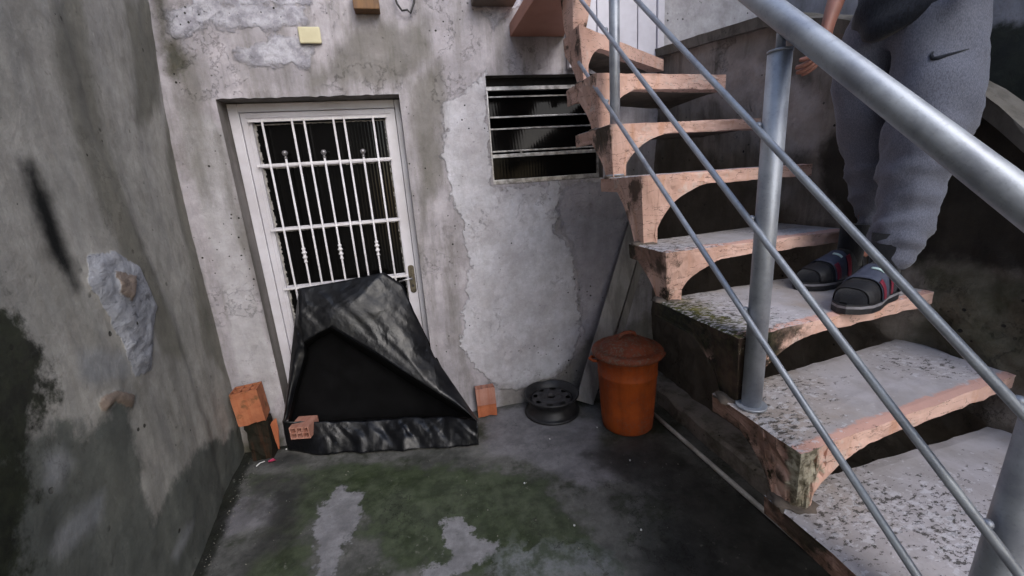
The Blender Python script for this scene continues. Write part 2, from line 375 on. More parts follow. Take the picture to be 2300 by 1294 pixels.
M['tarp'] = tarp_mat()
M['tarpin'] = simple('polythene_inner', '050506', '08080a', .9, 0, 8, .2, spec=.1)
def bin_mat(name, a, b_, dirt):
    b = NB(name); n = b.noise(4, 7, .65); st = b.noise(14, 6, .6, (1, 1, .12)); n2 = b.noise(60, 5, .7)
    c = b.mix(b.rng(n, .35, .65), S(a), S(b_)); c = b.mix(b.rng(st, .42, .72, 0, .55), c, S('5d2a10'))
    c = b.mix(b.math('MULTIPLY', b.rng(b.math('ADD', n2, b.math('MULTIPLY', n, .6)), .78, 1.0), dirt), c, S('6c6054'))
    return b.fin(c, b.rng(n, .3, .7, .55, .7), 0, b.bump(n2, .1, .003), .35)
M['binbody'] = bin_mat('orange_plastic', 'b2541f', '964018', .35); M['binlid'] = bin_mat('dusty_red_plastic', '8a4630', '6f3826', .9)
M['blacksteel'] = simple('worn_black_steel', '2c2b2d', '171719', .55, .1, 18, .3)
M['hubsteel'] = simple('dusty_grey_steel', '3c3a3c', '272628', .6, .1, 14, .3)
M['plank'] = simple('grey_board', '94908e', '6c6866', .8, 0, 7, .4, stretch=(2, 2, .3))
M['pipe'] = simple('dull_white_pipe', 'cfcdcb', 'a8a6a3', .5, 0, 12, .1)
M['denim'] = None
def cloth(name, a, b_, sc_=220, rough=.95):
    b = NB(name); n = b.noise(sc_, 3, .8, (1, 1, .4)); n1 = b.noise(6, 6, .6)
    c = b.mix(b.rng(n, .35, .65), S(a), S(b_)); c = b.mix(b.rng(n1, .4, .7, 0, .35), c, b.mix(1.0, c, (.6, .62, .68, 1), 'MULTIPLY'))
    b.b.inputs['Sheen Weight'].default_value = .2
    return b.fin(c, rough, 0, b.bump(b.math('ADD', n1, b.math('MULTIPLY', n, .15)), .5, .015), .2)
M['trouser'] = cloth('grey_marl_cloth', '575a65', '747786', 420); M['shirt'] = cloth('navy_cotton', '191c24', '262a34')
M['sock'] = cloth('black_sock', '121317', '1c1d22'); M['strap'] = simple('slate_strap', '4a4f60', '3c4050', .7, 0, 60, .2)
M['sole'] = simple('black_sole', '17171a', '222226', .7); M['soleline'] = simple('grey_sole_line', '8f8d92', '6f6d72', .7)
M['crimson'] = simple('crimson_trim', '7c2438', '6a1c30', .6); M['whitemark'] = simple('white_mark', 'c6ddd8', 'b0c8c4', .5)
M['hair'] = simple('dark_hair', '15110e', '221a15', .7, 0, 90, .8)
def skin_mat():
    b = NB('skin'); n = b.noise(8, 6, .6); c = b.mix(b.rng(n, .35, .65), S('94685c'), S('7d564c'))
    b.b.inputs['Subsurface Weight'].default_value = .08; b.b.inputs['Subsurface Scale'].default_value = .01
    return b.fin(c, .55, 0, b.bump(b.noise(90, 4, .6), .1, .002), .4)
M['skin'] = skin_mat()
M['white'] = simple('white_litter', 'cfcfd0', 'a8a8a8', .6); M['redfoil'] = simple('pink_wrapper', 'b03a5c', '8a2a44', .4)
M['eye'] = simple('eye_white', 'd8d4cf', 'c9c4be', .3); M['iris'] = simple('eye_iris', '1c120c', '2a1c12', .2)

# =================================================================== SETTING
# ---- floor
def P2(pts, plane):
    if plane == 'floor': return [(lambda v: (v.x, v.y))(at(x, y, 'Z', 0)) for x, y in pts]
    if plane == 'back': return [(lambda v: (v.x, v.z))(at(x, y, 'Y', 2.67)) for x, y in pts]
    if plane == 'left': return [(lambda v: (v.y, v.z))(at_left(x, y)) for x, y in pts]
    if plane == 'right': return [(lambda v: (v.y, v.z))(at(x, y, 'X', 1.68)) for x, y in pts]
def grid_mesh(name, us, vs, fn, mat, parent=None, hole=None):
    nu, nv = len(us), len(vs); verts = [fn(u, v) for v in vs for u in us]; faces = []
    for j in range(nv - 1):
        for i in range(nu - 1):
            if hole and hole((us[i] + us[i + 1]) / 2, (vs[j] + vs[j + 1]) / 2): continue
            a = j * nu + i; faces.append((a, a + 1, a + nu + 1, a + nu))
    o = mesh_obj(name, verts, faces, mat, parent, True)
    U, V = np.meshgrid(us, vs); return o, np.stack([U.ravel(), V.ravel()], 1)

fx = axis((-2.2, -1.4, .2), (-1.4, 1.9, .015), (1.9, 6, .8)); fy = axis((-6, -.6, .6), (-.6, .6, .06), (.6, 2.8, .015))
def ffl(x, y): return (x, y, .010 * fbm(x * 1.3, y * 1.3, 0, 4) - .004 + (.0 if x > -1.1 else 0))
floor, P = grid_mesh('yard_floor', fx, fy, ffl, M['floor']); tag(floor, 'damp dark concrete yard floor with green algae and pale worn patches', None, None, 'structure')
set_attr(floor, 'grey', masks(P, [P2([(1100, 925), (1200, 905), (1350, 950), (1340, 1010), (1400, 1080), (1330, 1090), (1180, 1040), (1090, 1010)], 'floor'),
                                  P2([(560, 1110), (640, 1070), (690, 1090), (600, 1180), (520, 1200), (500, 1150)], 'floor')]))
set_attr(floor, 'green', masks(P, [P2([(640, 1060), (800, 1040), (1000, 1050), (1200, 1060), (1290, 1150), (1340, 1260), (1150, 1294), (900, 1290), (800, 1150), (700, 1130)], 'floor'),
                                   P2([(560, 1070), (760, 1060), (700, 1200), (690, 1294), (560, 1294), (620, 1150)], 'floor')]))
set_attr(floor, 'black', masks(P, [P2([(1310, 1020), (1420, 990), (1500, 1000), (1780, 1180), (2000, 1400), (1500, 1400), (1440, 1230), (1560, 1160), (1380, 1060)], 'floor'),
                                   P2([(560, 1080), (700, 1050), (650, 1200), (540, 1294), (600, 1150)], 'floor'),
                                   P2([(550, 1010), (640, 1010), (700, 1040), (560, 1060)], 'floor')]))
set_attr(floor, 'pale', masks(P, [P2([(765, 1092), (815, 1110), (812, 1165), (770, 1225), (755, 1310), (715, 1310), (712, 1170), (730, 1120)], 'floor'),
                                  P2([(1000, 1160), (1035, 1165), (1070, 1200), (1108, 1215), (1100, 1250), (1060, 1275), (960, 1310), (920, 1310), (1010, 1240), (1000, 1190)], 'floor')]))
set_attr(floor, 'salt', masks(P, [P2([(1120, 1220), (1300, 1215), (1380, 1240), (1400, 1310), (1080, 1310), (1100, 1260)], 'floor')]))
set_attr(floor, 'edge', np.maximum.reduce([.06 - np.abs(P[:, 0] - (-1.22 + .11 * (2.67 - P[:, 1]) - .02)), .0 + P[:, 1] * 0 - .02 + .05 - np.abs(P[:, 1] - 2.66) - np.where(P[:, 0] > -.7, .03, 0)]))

# ---- left wall (leaning boundary wall of the yard)
def lean(z): return float(np.interp(z, [0, .35, 1.0, 1.8, 2.6, 4], [-.035, -.015, 0, .005, .075, .12]))
ly = axis((-5, -.2, .4), (-.2, .5, .05), (.5, 2.72, .014)); lz = axis((-.05, 2.7, .014), (2.7, 4.6, .2))
cem = P2([(178, 575), (240, 565), (300, 600), (345, 690), (335, 740), (330, 830), (290, 850), (250, 760), (215, 690), (175, 640)], 'left')
chipp = [P2([(232, 610), (285, 625), (275, 680), (240, 660)], 'left'), P2([(205, 900), (240, 880), (290, 890), (285, 920), (240, 905), (215, 930)], 'left')]
lP = np.array([(y, z) for z in lz for y in ly])
cem_sd = masks(lP, [cem]); chip_sd = masks(lP, chipp)
lut = {}
for k, (y, z) in enumerate(lP): lut[(round(y, 4), round(z, 4))] = k
def fleft(y, z):
    k = lut[(round(y, 4), round(z, 4))]; x = -1.22 + .11 * (2.67 - y) + lean(z)
    x += .018 * fbm(y * 1.2, z * .6, 3, 3) + .004 * fbm(y * 6, z * 4, 1, 5)
    s = min(1, max(0, (cem_sd[k] + .01) / .05)); x += s * (.012 + .006 * fbm(y * 12, z * 34, 5, 6, .5))
    s = min(1, max(0, (chip_sd[k] + .005) / .02)); x += s * .012
    # old plaster step running down the wall
    ys = float(np.interp(z, [0, 1.0, 1.5, 2.0, 2.4], [2.25, 2.17, 2.02, 1.92, 1.85])) + .03 * fbm(z * 3, 1, 1, 3)
    x += .012 / (1 + math.exp((y - ys) * 60)) 
    return (x, y, z)
left = thing('boundary_wall', (-1.25, 1.5, 0), 'tall stained plaster boundary wall leaning at the left, with a grey cemented patch and black mould', 'wall')
lw, P = grid_mesh('plaster', ly, lz, fleft, M['leftwall']); lw.parent = left; lw.matrix_parent_inverse = Matrix.Translation((1.25, -1.5, 0))
set_attr(lw, 'cement_shade', cem_sd); set_attr(lw, 'chip', chip_sd)
set_attr(lw, 'damp', masks(P, [P2([(-300, 960), (100, 960), (200, 950), (262, 880), (300, 1010), (325, 1150), (350, 1155), (430, 1025), (500, 985), (560, 950), (560, 1120), (430, 1320), (200, 1500), (-300, 1500)], 'left')]))
set_attr(lw, 'pale', masks(P, [P2([(160, 800), (200, 780), (270, 790), (285, 840), (200, 865), (165, 850)], 'left'), P2([(92, 1030), (130, 1008), (152, 1040), (130, 1100), (95, 1095)], 'left'),
                               P2([(200, 1130), (230, 1110), (225, 1170), (130, 1260), (108, 1240), (130, 1190)], 'left'), P2([(420, 1180), (440, 1170), (405, 1255), (390, 1250)], 'left')]))
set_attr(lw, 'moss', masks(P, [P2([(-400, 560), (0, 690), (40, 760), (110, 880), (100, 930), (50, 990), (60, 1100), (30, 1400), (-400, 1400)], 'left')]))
set_attr(lw, 'soot', masks(P, [P2([(32, 372), (55, 365), (100, 440), (135, 560), (165, 650), (150, 655), (95, 570), (60, 480), (38, 420)], 'left')]))
set_attr(lw, 'brown', masks(P, [P2([(60, -20), (140, -20), (170, 120), (280, 480), (420, 800), (360, 800), (200, 420), (90, 150)], 'left'), P2([(330, 0), (370, 0), (400, 300), (520, 860), (470, 800), (380, 420)], 'left'),
                                P2([(240, 0), (320, 0), (350, 250), (300, 300)], 'left')]))
set_attr(lw, 'joint', masks(P, [P2([(345, -10), (368, 0), (385, 110), (392, 200), (400, 330), (385, 250), (370, 130)], 'left')]))

# ---- house wall with door, window
house = thing('house_wall', (0, 2.67, 0), 'stained pale plaster house wall with a white grille door and small louvre window', 'wall')
HP = Matrix.Translation((0, -2.67, 0))
def hp(o, par=None):
    o.parent = par or house
    if par is None: o.matrix_parent_inverse = HP
    return o
DX0, DX1, DZ1 = -.959, -.013, 2.09
WX0, WX1, WZ0, WZ1 = .50, 1.245, 1.545, 2.18
bx = axis((-2.0, -1.35, .1), (-1.35, DX0, .014), (DX0, DX1, .014), (DX1, WX0, .014), (WX0, WX1, .014), (WX1, 2.3, .014), (2.3, 4.2, .3))
bz = axis((-.05, WZ0, .014), (WZ0, DZ1, .014), (DZ1, WZ1, .014), (WZ1, 2.9, .014), (2.9, 5.2, .25))
def fback(x, z):
    dd = min(max(DX0 - x, x - DX1, z - DZ1), 9); dw = max(WX0 - x, x - WX1, WZ0 - z, z - WZ1)
    e = 1 if min(abs(dd), abs(dw)) > .03 else .25
    return (x + (.004 * fbm(x * 20, z * 20, 2) if e < 1 and abs(z - DZ1) > .02 else 0) * 0, 2.67 + e * (.007 * fbm(x * 1.5, z * 1.5, 9, 3) + .003 * fbm(x * 9, z * 9, 4, 4)), z + (.006 * fbm(x * 14, 0, 2, 4) if abs(z - DZ1) < .002 and DX0 <= x <= DX1 else 0))
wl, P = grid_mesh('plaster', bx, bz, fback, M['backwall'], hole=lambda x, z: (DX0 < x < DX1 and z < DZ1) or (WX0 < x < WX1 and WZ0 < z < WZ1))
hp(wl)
set_attr(wl, 'whiteband', masks(P, [P2([(365, -60), (440, 20), (700, 10), (700, -60)], 'back'), P2([(360, 20), (420, 0), (520, 5), (690, 15), (690, 50), (560, 70), (470, 60), (390, 80)], 'back'), P2([(530, 105), (620, 85), (700, 95), (690, 140), (560, 155), (535, 130)], 'back'),
                                    P2([(1060, -40), (1190, -40), (1160, 20), (1110, 60), (1090, 30)], 'back')]))
set_attr(wl, 'rough', masks(P, [[(1.2, 2.15), (4.5, 1.9), (4.5, 6), (1.2, 6)]]))
set_attr(wl, 'smooth', masks(P, [P2([(405, 240), (470, 260), (500, 300), (560, 600), (630, 880), (600, 940), (545, 900), (500, 640), (430, 400)], 'back')]))
set_attr(wl, 'chalk', masks(P, [P2([(985, 225), (1040, 215), (1090, 160), (1100, 420), (1260, 415), (1245, 520), (1280, 560), (1300, 700), (1290, 800), (1250, 850), (1180, 870), (1120, 870), (1040, 790), (1040, 700), (1060, 600), (1035, 480), (1010, 430)], 'back')]))
set_attr(wl, 'cement_shade', masks(P, [P2([(1248, 470), (1270, 420), (1350, 408), (1420, 410), (1400, 760), (1350, 780), (1310, 760), (1300, 600)], 'back')]))  # stair shadow painted on the wall below the window
set_attr(wl, 'grey', masks(P, [P2([(380, 110), (440, 120), (470, 330), (480, 470), (430, 380), (400, 260)], 'back'), P2([(780, 60), (960, 40), (980, 140), (900, 190), (700, 190)], 'back'), P2([(910, 180), (1000, 120), (990, 400), (940, 600), (930, 400)], 'back'), P2([(480, 300), (500, 300), (560, 560), (540, 560)], 'back')]))
set_attr(wl, 'damp', masks(P, [P2([(540, 930), (640, 930), (640, 1080), (540, 1080)], 'back'), P2([(1120, 870), (1250, 840), (1330, 760), (1480, 700), (1700, 700), (1700, 1100), (1120, 1100)], 'back'), P2([(1460, 560), (2000, 450), (2000, 900), (1480, 760)], 'back')]))  # wall toned darker low down and behind the stairs
set_attr(wl, 'moss', masks(P, [P2([(362, 90), (400, 85), (415, 150), (395, 180), (375, 170)], 'back'), P2([(330, -40), (362, -40), (385, 150), (372, 150)], 'back'), P2([(540, 1000), (640, 980), (640, 1080), (540, 1080)], 'back')]))
# reveals (plaster returns) and dark rooms behind
def quad(name, vs, mat, par): return mesh_obj(name, vs, [(0, 1, 2, 3)], mat, par)
bm = bmesh.new()
def strip(bm, a, b, dy, n):
    prev = None
    for i in range(n + 1):
        t = i / n; x = a[0] + (b[0] - a[0]) * t; z = a[1] + (b[1] - a[1]) * t
        q = fback(x, z) if n > 1 else (x, 2.67, z); p = [bm.verts.new((x, 2.6695 if n <= 1 else q[1], q[2] if abs(z - DZ1) < .002 else z)), bm.verts.new((x, 2.67 + dy, z))]
        if prev: bm.faces.new((prev[0], p[0], p[1], prev[1]))
        prev = p
strip(bm, (DX0, -.05), (DX0, DZ1), .22, 60); strip(bm, (DX0, DZ1), (DX1, DZ1), .22, 50); strip(bm, (DX1, DZ1), (DX1, -.05), .22, 60)
strip(bm, (WX0, WZ0), (WX0, WZ1), .2, 20); strip(bm, (WX0, WZ1), (WX1, WZ1), .2, 20); strip(bm, (WX1, WZ1), (WX1, WZ0), .2, 20); strip(bm, (WX1, WZ0), (WX0, WZ0), .2, 20)
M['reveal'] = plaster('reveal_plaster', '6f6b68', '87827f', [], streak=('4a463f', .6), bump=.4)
hp(bm_obj('reveal', bm, M['reveal']))
bm = bmesh.new()
box(bm, DX0 - .3, DX1 + .2, 2.9, 4.4, -.02, 2.6); box(bm, WX0 - .25, WX1 + .4, 2.88, 4.2, .9, 2.59)
for f in list(bm.faces):
    if abs(f.calc_center_median().y - 2.9) < .03: bm.faces.remove(f)
hp(bm_obj('dark_interior', bm, M['dark']))

# door
door = thing('_', (0, 0, 0), None, None); door.name = 'door'; hp(door)
fr = bmesh.new(); y0, y1 = 2.79, 2.86
box(fr, DX0 + .002, DX0 + .055, y0, y1, 0, DZ1 - .004); box(fr, DX1 - .035, DX1 - .002, y0, y1, 0, DZ1 - .004); box(fr, DX0 + .055, DX1 - .035, y0, y1, DZ1 - .05, DZ1 - .004)
bevel(bm_obj('door_frame', fr, M['whitepaint'], door))
GX0, GX1, GZ1 = -.848, -.114, 1.99
rails = [1.747, 1.374, 1.008, .64, .29]
lf = bmesh.new(); ya, yb = 2.798, 2.842
box(lf, DX0 + .058, GX0, ya, yb, .015, DZ1 - .053); box(lf, GX1, DX1 - .038, ya, yb, .015, DZ1 - .053); box(lf, GX0, GX1, ya, yb, GZ1, DZ1 - .053); box(lf, GX0, GX1, ya, yb, .015, .12)
for z in rails: box(lf, GX0, GX1, 2.812, 2.836, z - .011, z + .011)
# moulded inner groove lines
box(lf, DX0 + .085, DX0 + .090, ya - .004, ya - .0002, .02, DZ1 - .075); box(lf, DX0 + .085, DX1 - .065, ya - .0042, ya - .0002, DZ1 - .082, DZ1 - .077)
box(lf, GX0 - .008, GX0 - .001, ya - .006, ya - .0002, .12, GZ1 + .006); box(lf, GX1 + .001, GX1 + .008, ya - .006, ya - .0002, .12, GZ1 + .006); box(lf, GX0 - .001, GX1 + .001, ya - .006, ya - .0002, GZ1, GZ1 + .007)
bevel(bm_obj('door_leaf', lf, M['whitepaint'], door), .002)
zs = [.12] + rails[::-1] + [GZ1]
for a, b in zip(zs, zs[1:]):
    boxo('glass_pane', GX0 + .003, GX1 - .003, 2.828, 2.832, a + .012, b - .012, M['ribbed'], door, 0)
    bmx = bmesh.new(); rr = random.Random(int(a * 100))
    for k in range(26):
        z = a + .012 + (b - a - .024) * k / 26; hh = (b - a - .024) / 26
        box(bmx, GX0 + .0005, GX0 + .006 + rr.random() * .008, 2.820, 2.8275, z, z + hh); box(bmx, GX1 - .004 - rr.random() * .006, GX1 - .0005, 2.820, 2.8275, z, z + hh)
    for k in range(50):
        x = GX0 + .014 + (GX1 - GX0 - .024) * k / 50; wd = (GX1 - GX0 - .024) / 50
        box(bmx, x, x + wd, 2.820, 2.8275, b - .0118 - .003 - rr.random() * .004, b - .0112)
    bm_obj('glazing_putty', bmx, M['putty'], door)
def gx(px_, py): return at(px_, py, 'Y', 2.775).x
full = [gx(588, 273), gx(655, 270), gx(682, 268), gx(748, 266), gx(772, 265), gx(837, 263)]
YB = 2.775
for x in full:
    bm = bmesh.new(); tube(bm, [(x, YB, .16), (x, YB, GZ1 + .004)], .0062, 8); o = bm_obj('grille_bar', bm, M['grille'], door, True)
for px_, py in ((640, 345), (727, 343), (815, 341)):
    x = gx(px_, py); bm = bmesh.new(); zt = at(px_, py, 'Y', YB).z
    tube(bm, [(x, YB, .16), (x, YB, zt - .02)], .0062, 8)
    for kz in (1.213, .47):
        lathe(bm, [(.006, -.055), (.011, -.05), (.011, -.045), (.008, -.04), (.008, -.028), (.014, -.022), (.014, -.016), (.009, -.01), (.009, .002), (.015, .007), (.015, .013), (.009, .018), (.009, .028), (.012, .032), (.011, .038), (.006, .042)], 14, (x, YB, kz))
    fb = bm_obj('finial_bar', bm, M['grille'], door, True)
    bm = bmesh.new(); lathe(bm, [(.0065, -.03), (.010, -.024), (.007, -.018), (.008, -.013), (.015, -.006), (.017, .002), (.015, .010), (.008, .016), (.001, .0175)], 16, (x, YB, zt)); bm_obj('ball_finial', bm, M['knob'], fb, True)
for z in rails[:4] + [.17, GZ1]:
    bm = bmesh.new(); box(bm, GX0 - .012, GX1 + .012, YB - .004, YB + .004, z - .007, z + .007)
    bevel(bm_obj('grille_rail', bm, M['grille'], door), .0015)
bm = bmesh.new(); hx = at(926, 627, 'Y', 2.79).x; hz = at(926, 627, 'Y', 2.79).z
for i in range(1): 
    pl = bmesh.ops.create_circle(bm, cap_ends=True, segments=24, radius=.02)
for v in bm.verts:
    z0 = v.co.y; v.co = Vector((hx + v.co.x * 1.0, 2.7905, hz + z0 + (.075 if z0 > 0 else -.075)))
ex = bmesh.ops.extrude_face_region(bm, geom=bm.faces[:]); bmesh.ops.translate(bm, vec=(0, .008, 0), verts=[v for v in ex['geom'] if isinstance(v, bmesh.types.BMVert)])
hd = bevel(bm_obj('lock_plate', bm, M['brass'], door), .002)
tubeo('lever_handle', [(hx, 2.79, hz + .01), (hx, 2.757, hz + .01), (hx - .012, 2.75, hz + .011), (hx - .05, 2.748, hz + .008), (hx - .085, 2.75, hz + .0)], [.008, .007, .0075, .006, .005], M['alu'], hd, 10)
tubeo('key_cylinder', [(hx, 2.792, hz - .045), (hx, 2.784, hz - .045)], .008, M['blacksteel'], hd, 12)

# window
win = thing('__', (0, 0, 0), None, None); win.name = 'louvre_window'; hp(win)
R_ = 2.725
def wz(y): return 1.56 + R_ * (np.interp(y, [170, 410], [.232, -.008]))
bm = bmesh.new()
ztop = wz(197)
box(bm, WX0 + .001, WX1 - .001, R_, R_ + .035, ztop - .012, ztop + .012); box(bm, WX0 + .001, WX1 - .001, R_, R_ + .035, WZ0 + .001, WZ0 + .03)
box(bm, WX0 + .001, WX0 + .018, R_ + .001, R_ + .034, WZ0 + .03, ztop - .012); box(bm, WX1 - .018, WX1 - .001, R_ + .001, R_ + .034, WZ0 + .03, ztop - .012)
box(bm, WX0 + .018, WX1 - .018, R_ + .001, R_ + .034, wz(343) - .011, wz(343) + .011)
box(bm, .86, .875, R_ + .002, R_ + .02, wz(343) + .011, ztop - .012) if False else None
bevel(bm_obj('window_frame', bm, M['alu'], win), .002)
boxo('head_shade', WX0 + .001, WX1 - .001, R_ + .02, R_ + .03, ztop + .013, WZ1 - .001, M['dark'], win, 0)  # black strip put in for the shade under the lintel
for a, b in ((213, 256), (283, 331)):
    za, zb = wz(a), wz(b); bm = bmesh.new()
    vs = [(WX0 + .02, R_ + .055, za), (WX1 - .02, R_ + .055, za), (WX1 - .02, R_ + .005, zb), (WX0 + .02, R_ + .005, zb)]
    v = [bm.verts.new(p) for p in vs] + [bm.verts.new((p[0], p[1] + .004, p[2] + .002)) for p in vs]
    for f in ((0, 1, 2, 3), (7, 6, 5, 4), (0, 4, 5, 1), (2, 6, 7, 3), (1, 5, 6, 2), (0, 3, 7, 4)): bm.faces.new([v[i] for i in f])
    sl = bm_obj('louvre_slat', bm, M['winglass'], win)
    bm = bmesh.new(); box(bm, WX0 + .019, WX1 - .019, R_ + .050, R_ + .060, za, za + .010); box(bm, WX0 + .019, WX1 - .019, R_, R_ + .010, zb - .010, zb)
    bevel(bm_obj('slat_edge', bm, M['alu'], sl), .0015)
boxo('fixed_pane', WX0 + .018, WX1 - .018, R_ + .012, R_ + .016, WZ0 + .03, wz(343) - .011, M['winglass'], win, 0)
boxo('window_stay', .70, .712, R_ - .002, R_ + .0, wz(343) + .002, wz(343) + .030, M['alu'], win, .001)
# things fixed on the wall
a = at(668, 60, 'Y', 2.66); b = at(724, 99, 'Y', 2.66)
o = boxo('cover_plate', a.x, b.x, 2.648, 2.664, b.z, a.z - .002, M['plate'], None, .006); hp(o)
a = at(795, 22, 'Y', 2.6); o = boxo('timber_block', a.x, at(853, 22, 'Y', 2.6).x, 2.585, 2.664, a.z, a.z + .09, M['timber'], None, .004); hp(o)
cbt = [at(885, -10, 'Y', 2.64), at(893, 10, 'Y', 2.63), at(903, 24, 'Y', 2.64), at(915, 22, 'Y', 2.63), at(922, 30, 'Y', 2.64), at(930, 5, 'Y', 2.64), at(932, -30, 'Y', 2.64)]
tag(tubeo('cable', cbt, .006, M['blacksteel'], None, 8), 'short black cable loop hanging on the wall above the door', 'cable')
a = at(1062, 2, 'Y', 2.6); o = boxo('shelf_edge', a.x, at(1158, 2, 'Y', 2.6).x, 2.56, 2.664, a.z - .005, a.z + .05, M['under'], None, .006); hp(o)
# upper door on the landing
ud = thing('upper_door', (1.36, 2.66, 2.2), 'white boarded door at the top of the stairs behind the highest step', 'door')
MI = Matrix.Translation((-1.36, -2.66, -2.2))
xs = [1.06, 1.20, 1.335, 1.47, 1.60]
bm = bmesh.new()
for a, b in zip(xs, xs[1:]): box(bm, a + .003, b - .003, 2.625, 2.655, 2.22, 4.3)
o = bevel(bm_obj('door_boards', bm, M['whitepaint'], ud)); o.matrix_parent_inverse = MI
bm = bmesh.new(); box(bm, 1.60, 1.645, 2.61, 2.656, 2.2, 4.35); box(bm, 1.01, 1.06, 2.61, 2.656, 2.2, 4.35)
o = bevel(bm_obj('door_frame', bm, M['whitepaint'], ud)); o.matrix_parent_inverse = MI

# ---- right wall beside the stair, with sloping coping
capY = [-3, .3, .89, .97, 1.35, 1.76, 2.67]; capZ = [-.3, 1.02, 1.61, 1.69, 2.02, 2.18, 2.30]
def capz(y): return max(.25, float(np.interp(y, capY, capZ)))
def xr(y, z): return float(np.interp(y, [-1, .95, 1.3, 2.7], [1.71, 1.69, 1.63, 1.625])) + .02 * fbm(y * 2.5, z * 2.5, 6, 4) + .008 * fbm(y * 10, z * 10, 2, 4)
ry = axis((-3, 0, .3), (0, 2.68, .016)); rt = axis((0, 1, .0085))
def fright(y, t):
    z = t * capz(y) - .02; x = xr(y, z)
    if y < 1.35 and z < 1.22: x -= .035 * max(0, min(1, (1.22 - z) * 8)) * max(0, min(1, (1.35 - y) * 5)) * (.6 + .8 * fbm(y * 5, z * 5, 3, 4))
    return (x, y, z)
rw = thing('stair_side_wall', (1.7, 1.2, 0), 'dark damp plaster wall with a sloping coping, along the right side of the stairs', 'wall')
MIr = Matrix.Translation((-1.7, -1.2, 0))
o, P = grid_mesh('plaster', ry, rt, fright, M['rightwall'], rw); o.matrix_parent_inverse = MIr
PW = np.array([(p[0], p[1] * capz(p[0])) for p in P])
set_attr(o, 'damp', masks(PW, [P2([(2050, 180), (2170, 250), (2400, 330), (2400, 640), (2140, 560), (1990, 600), (1880, 420), (1880, 300), (1820, 330)], 'right'), P2([(2160, 640), (2300, 620), (2400, 800), (2150, 780)], 'right')]))
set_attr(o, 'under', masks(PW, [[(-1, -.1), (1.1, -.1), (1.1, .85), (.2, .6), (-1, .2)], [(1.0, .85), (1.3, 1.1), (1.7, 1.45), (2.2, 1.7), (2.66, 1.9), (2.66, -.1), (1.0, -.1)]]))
set_attr(o, 'mossy', masks(PW, [P2([(2060, 570), (2400, 620), (2400, 900), (2200, 820), (2020, 760), (2100, 680)], 'right')]))
set_attr(o, 'pale', masks(PW, [P2([(1560, 180), (1720, 120), (1870, 200), (1860, 330), (1740, 340), (1700, 260)], 'right')]))
bm = bmesh.new(); prev = None
for y in axis((-1.0, 2.665, .03)):
    z = capz(y); j = .006 * fbm(y * 8, 3, 3, 3); sec = [(1.60 + (.05 if y < 1.2 else 0) + j, z - .035), (1.59 + (.05 if y < 1.2 else 0) + j, z + .012 + j), (1.64, z + .024 + j), (1.76, z + .022 + j), (1.76, z - .035)]
    ring = [bm.verts.new((x, y, zz)) for x, zz in sec]
    if prev:
        for k in range(5): bm.faces.new((prev[k], prev[(k + 1) % 5], ring[(k + 1) % 5], ring[k]))
    else: bm.faces.new(ring)
    prev = ring
bm.faces.new(prev[::-1])
M['coping'] = plaster('coping_plaster', '6a665f', '807b75', [], streak=('3a382f', .6), bump=.8, speck=(40, .2))
o = bm_obj('coping', bm, M['coping'], rw, False); o.matrix_parent_inverse = MIr
bm = bmesh.new(); prev = None    # back face of the wall so that it is solid
for y in axis((-3, 2.668, .2)):
    p = [bm.verts.new((1.75, y, -.02)), bm.verts.new((1.75, y, capz(y) - .03))]
    if prev: bm.faces.new((prev[0], p[0], p[1], prev[1]))
    prev = p
o = bm_obj('wall_back', bm, M['coping'], rw); o.matrix_parent_inverse = MIr
# plinth at the foot of that wall
bm = bmesh.new(); ys = axis((-.5, 2.66, .04)); prev = None
for y in ys:
    j = .008 * fbm(y * 6, 7, 1, 4); sec = [(1.475 + j, -.01), (1.48 + j, .085 + j), (1.50 + j, .10 + j), (1.72, .105)]
    ring = [bm.verts.new((x, y, z)) for x, z in sec]
    if prev:
        for k in range(3): bm.faces.new((prev[k], prev[k + 1], ring[k + 1], ring[k]))
    prev = ring
o = bm_obj('plinth', bm, M['rightwall'], rw); o.matrix_parent_inverse = MIr

# ---- neighbour's wall beyond
nw, P = grid_mesh('neighbour_wall', axis((-4, .2, .3), (.2, 2.8, .03)), axis((-.1, 4.6, .04)), lambda y, z: (2.55 + .02 * fbm(y * 3, z * 3, 8, 4), y, z), M['farwall'])
tag(nw, 'rough grey and white plaster wall of the neighbour, beyond the coping at the upper right', 'wall')
set_attr(nw, 'damp', masks(P, [[(-4, -1), (2.7, -1), (2.7, 2.0), (1.9, 2.05), (1.5, 2.06), (1.1, 2.02), (.6, 1.9), (-4, 1.6)]]))

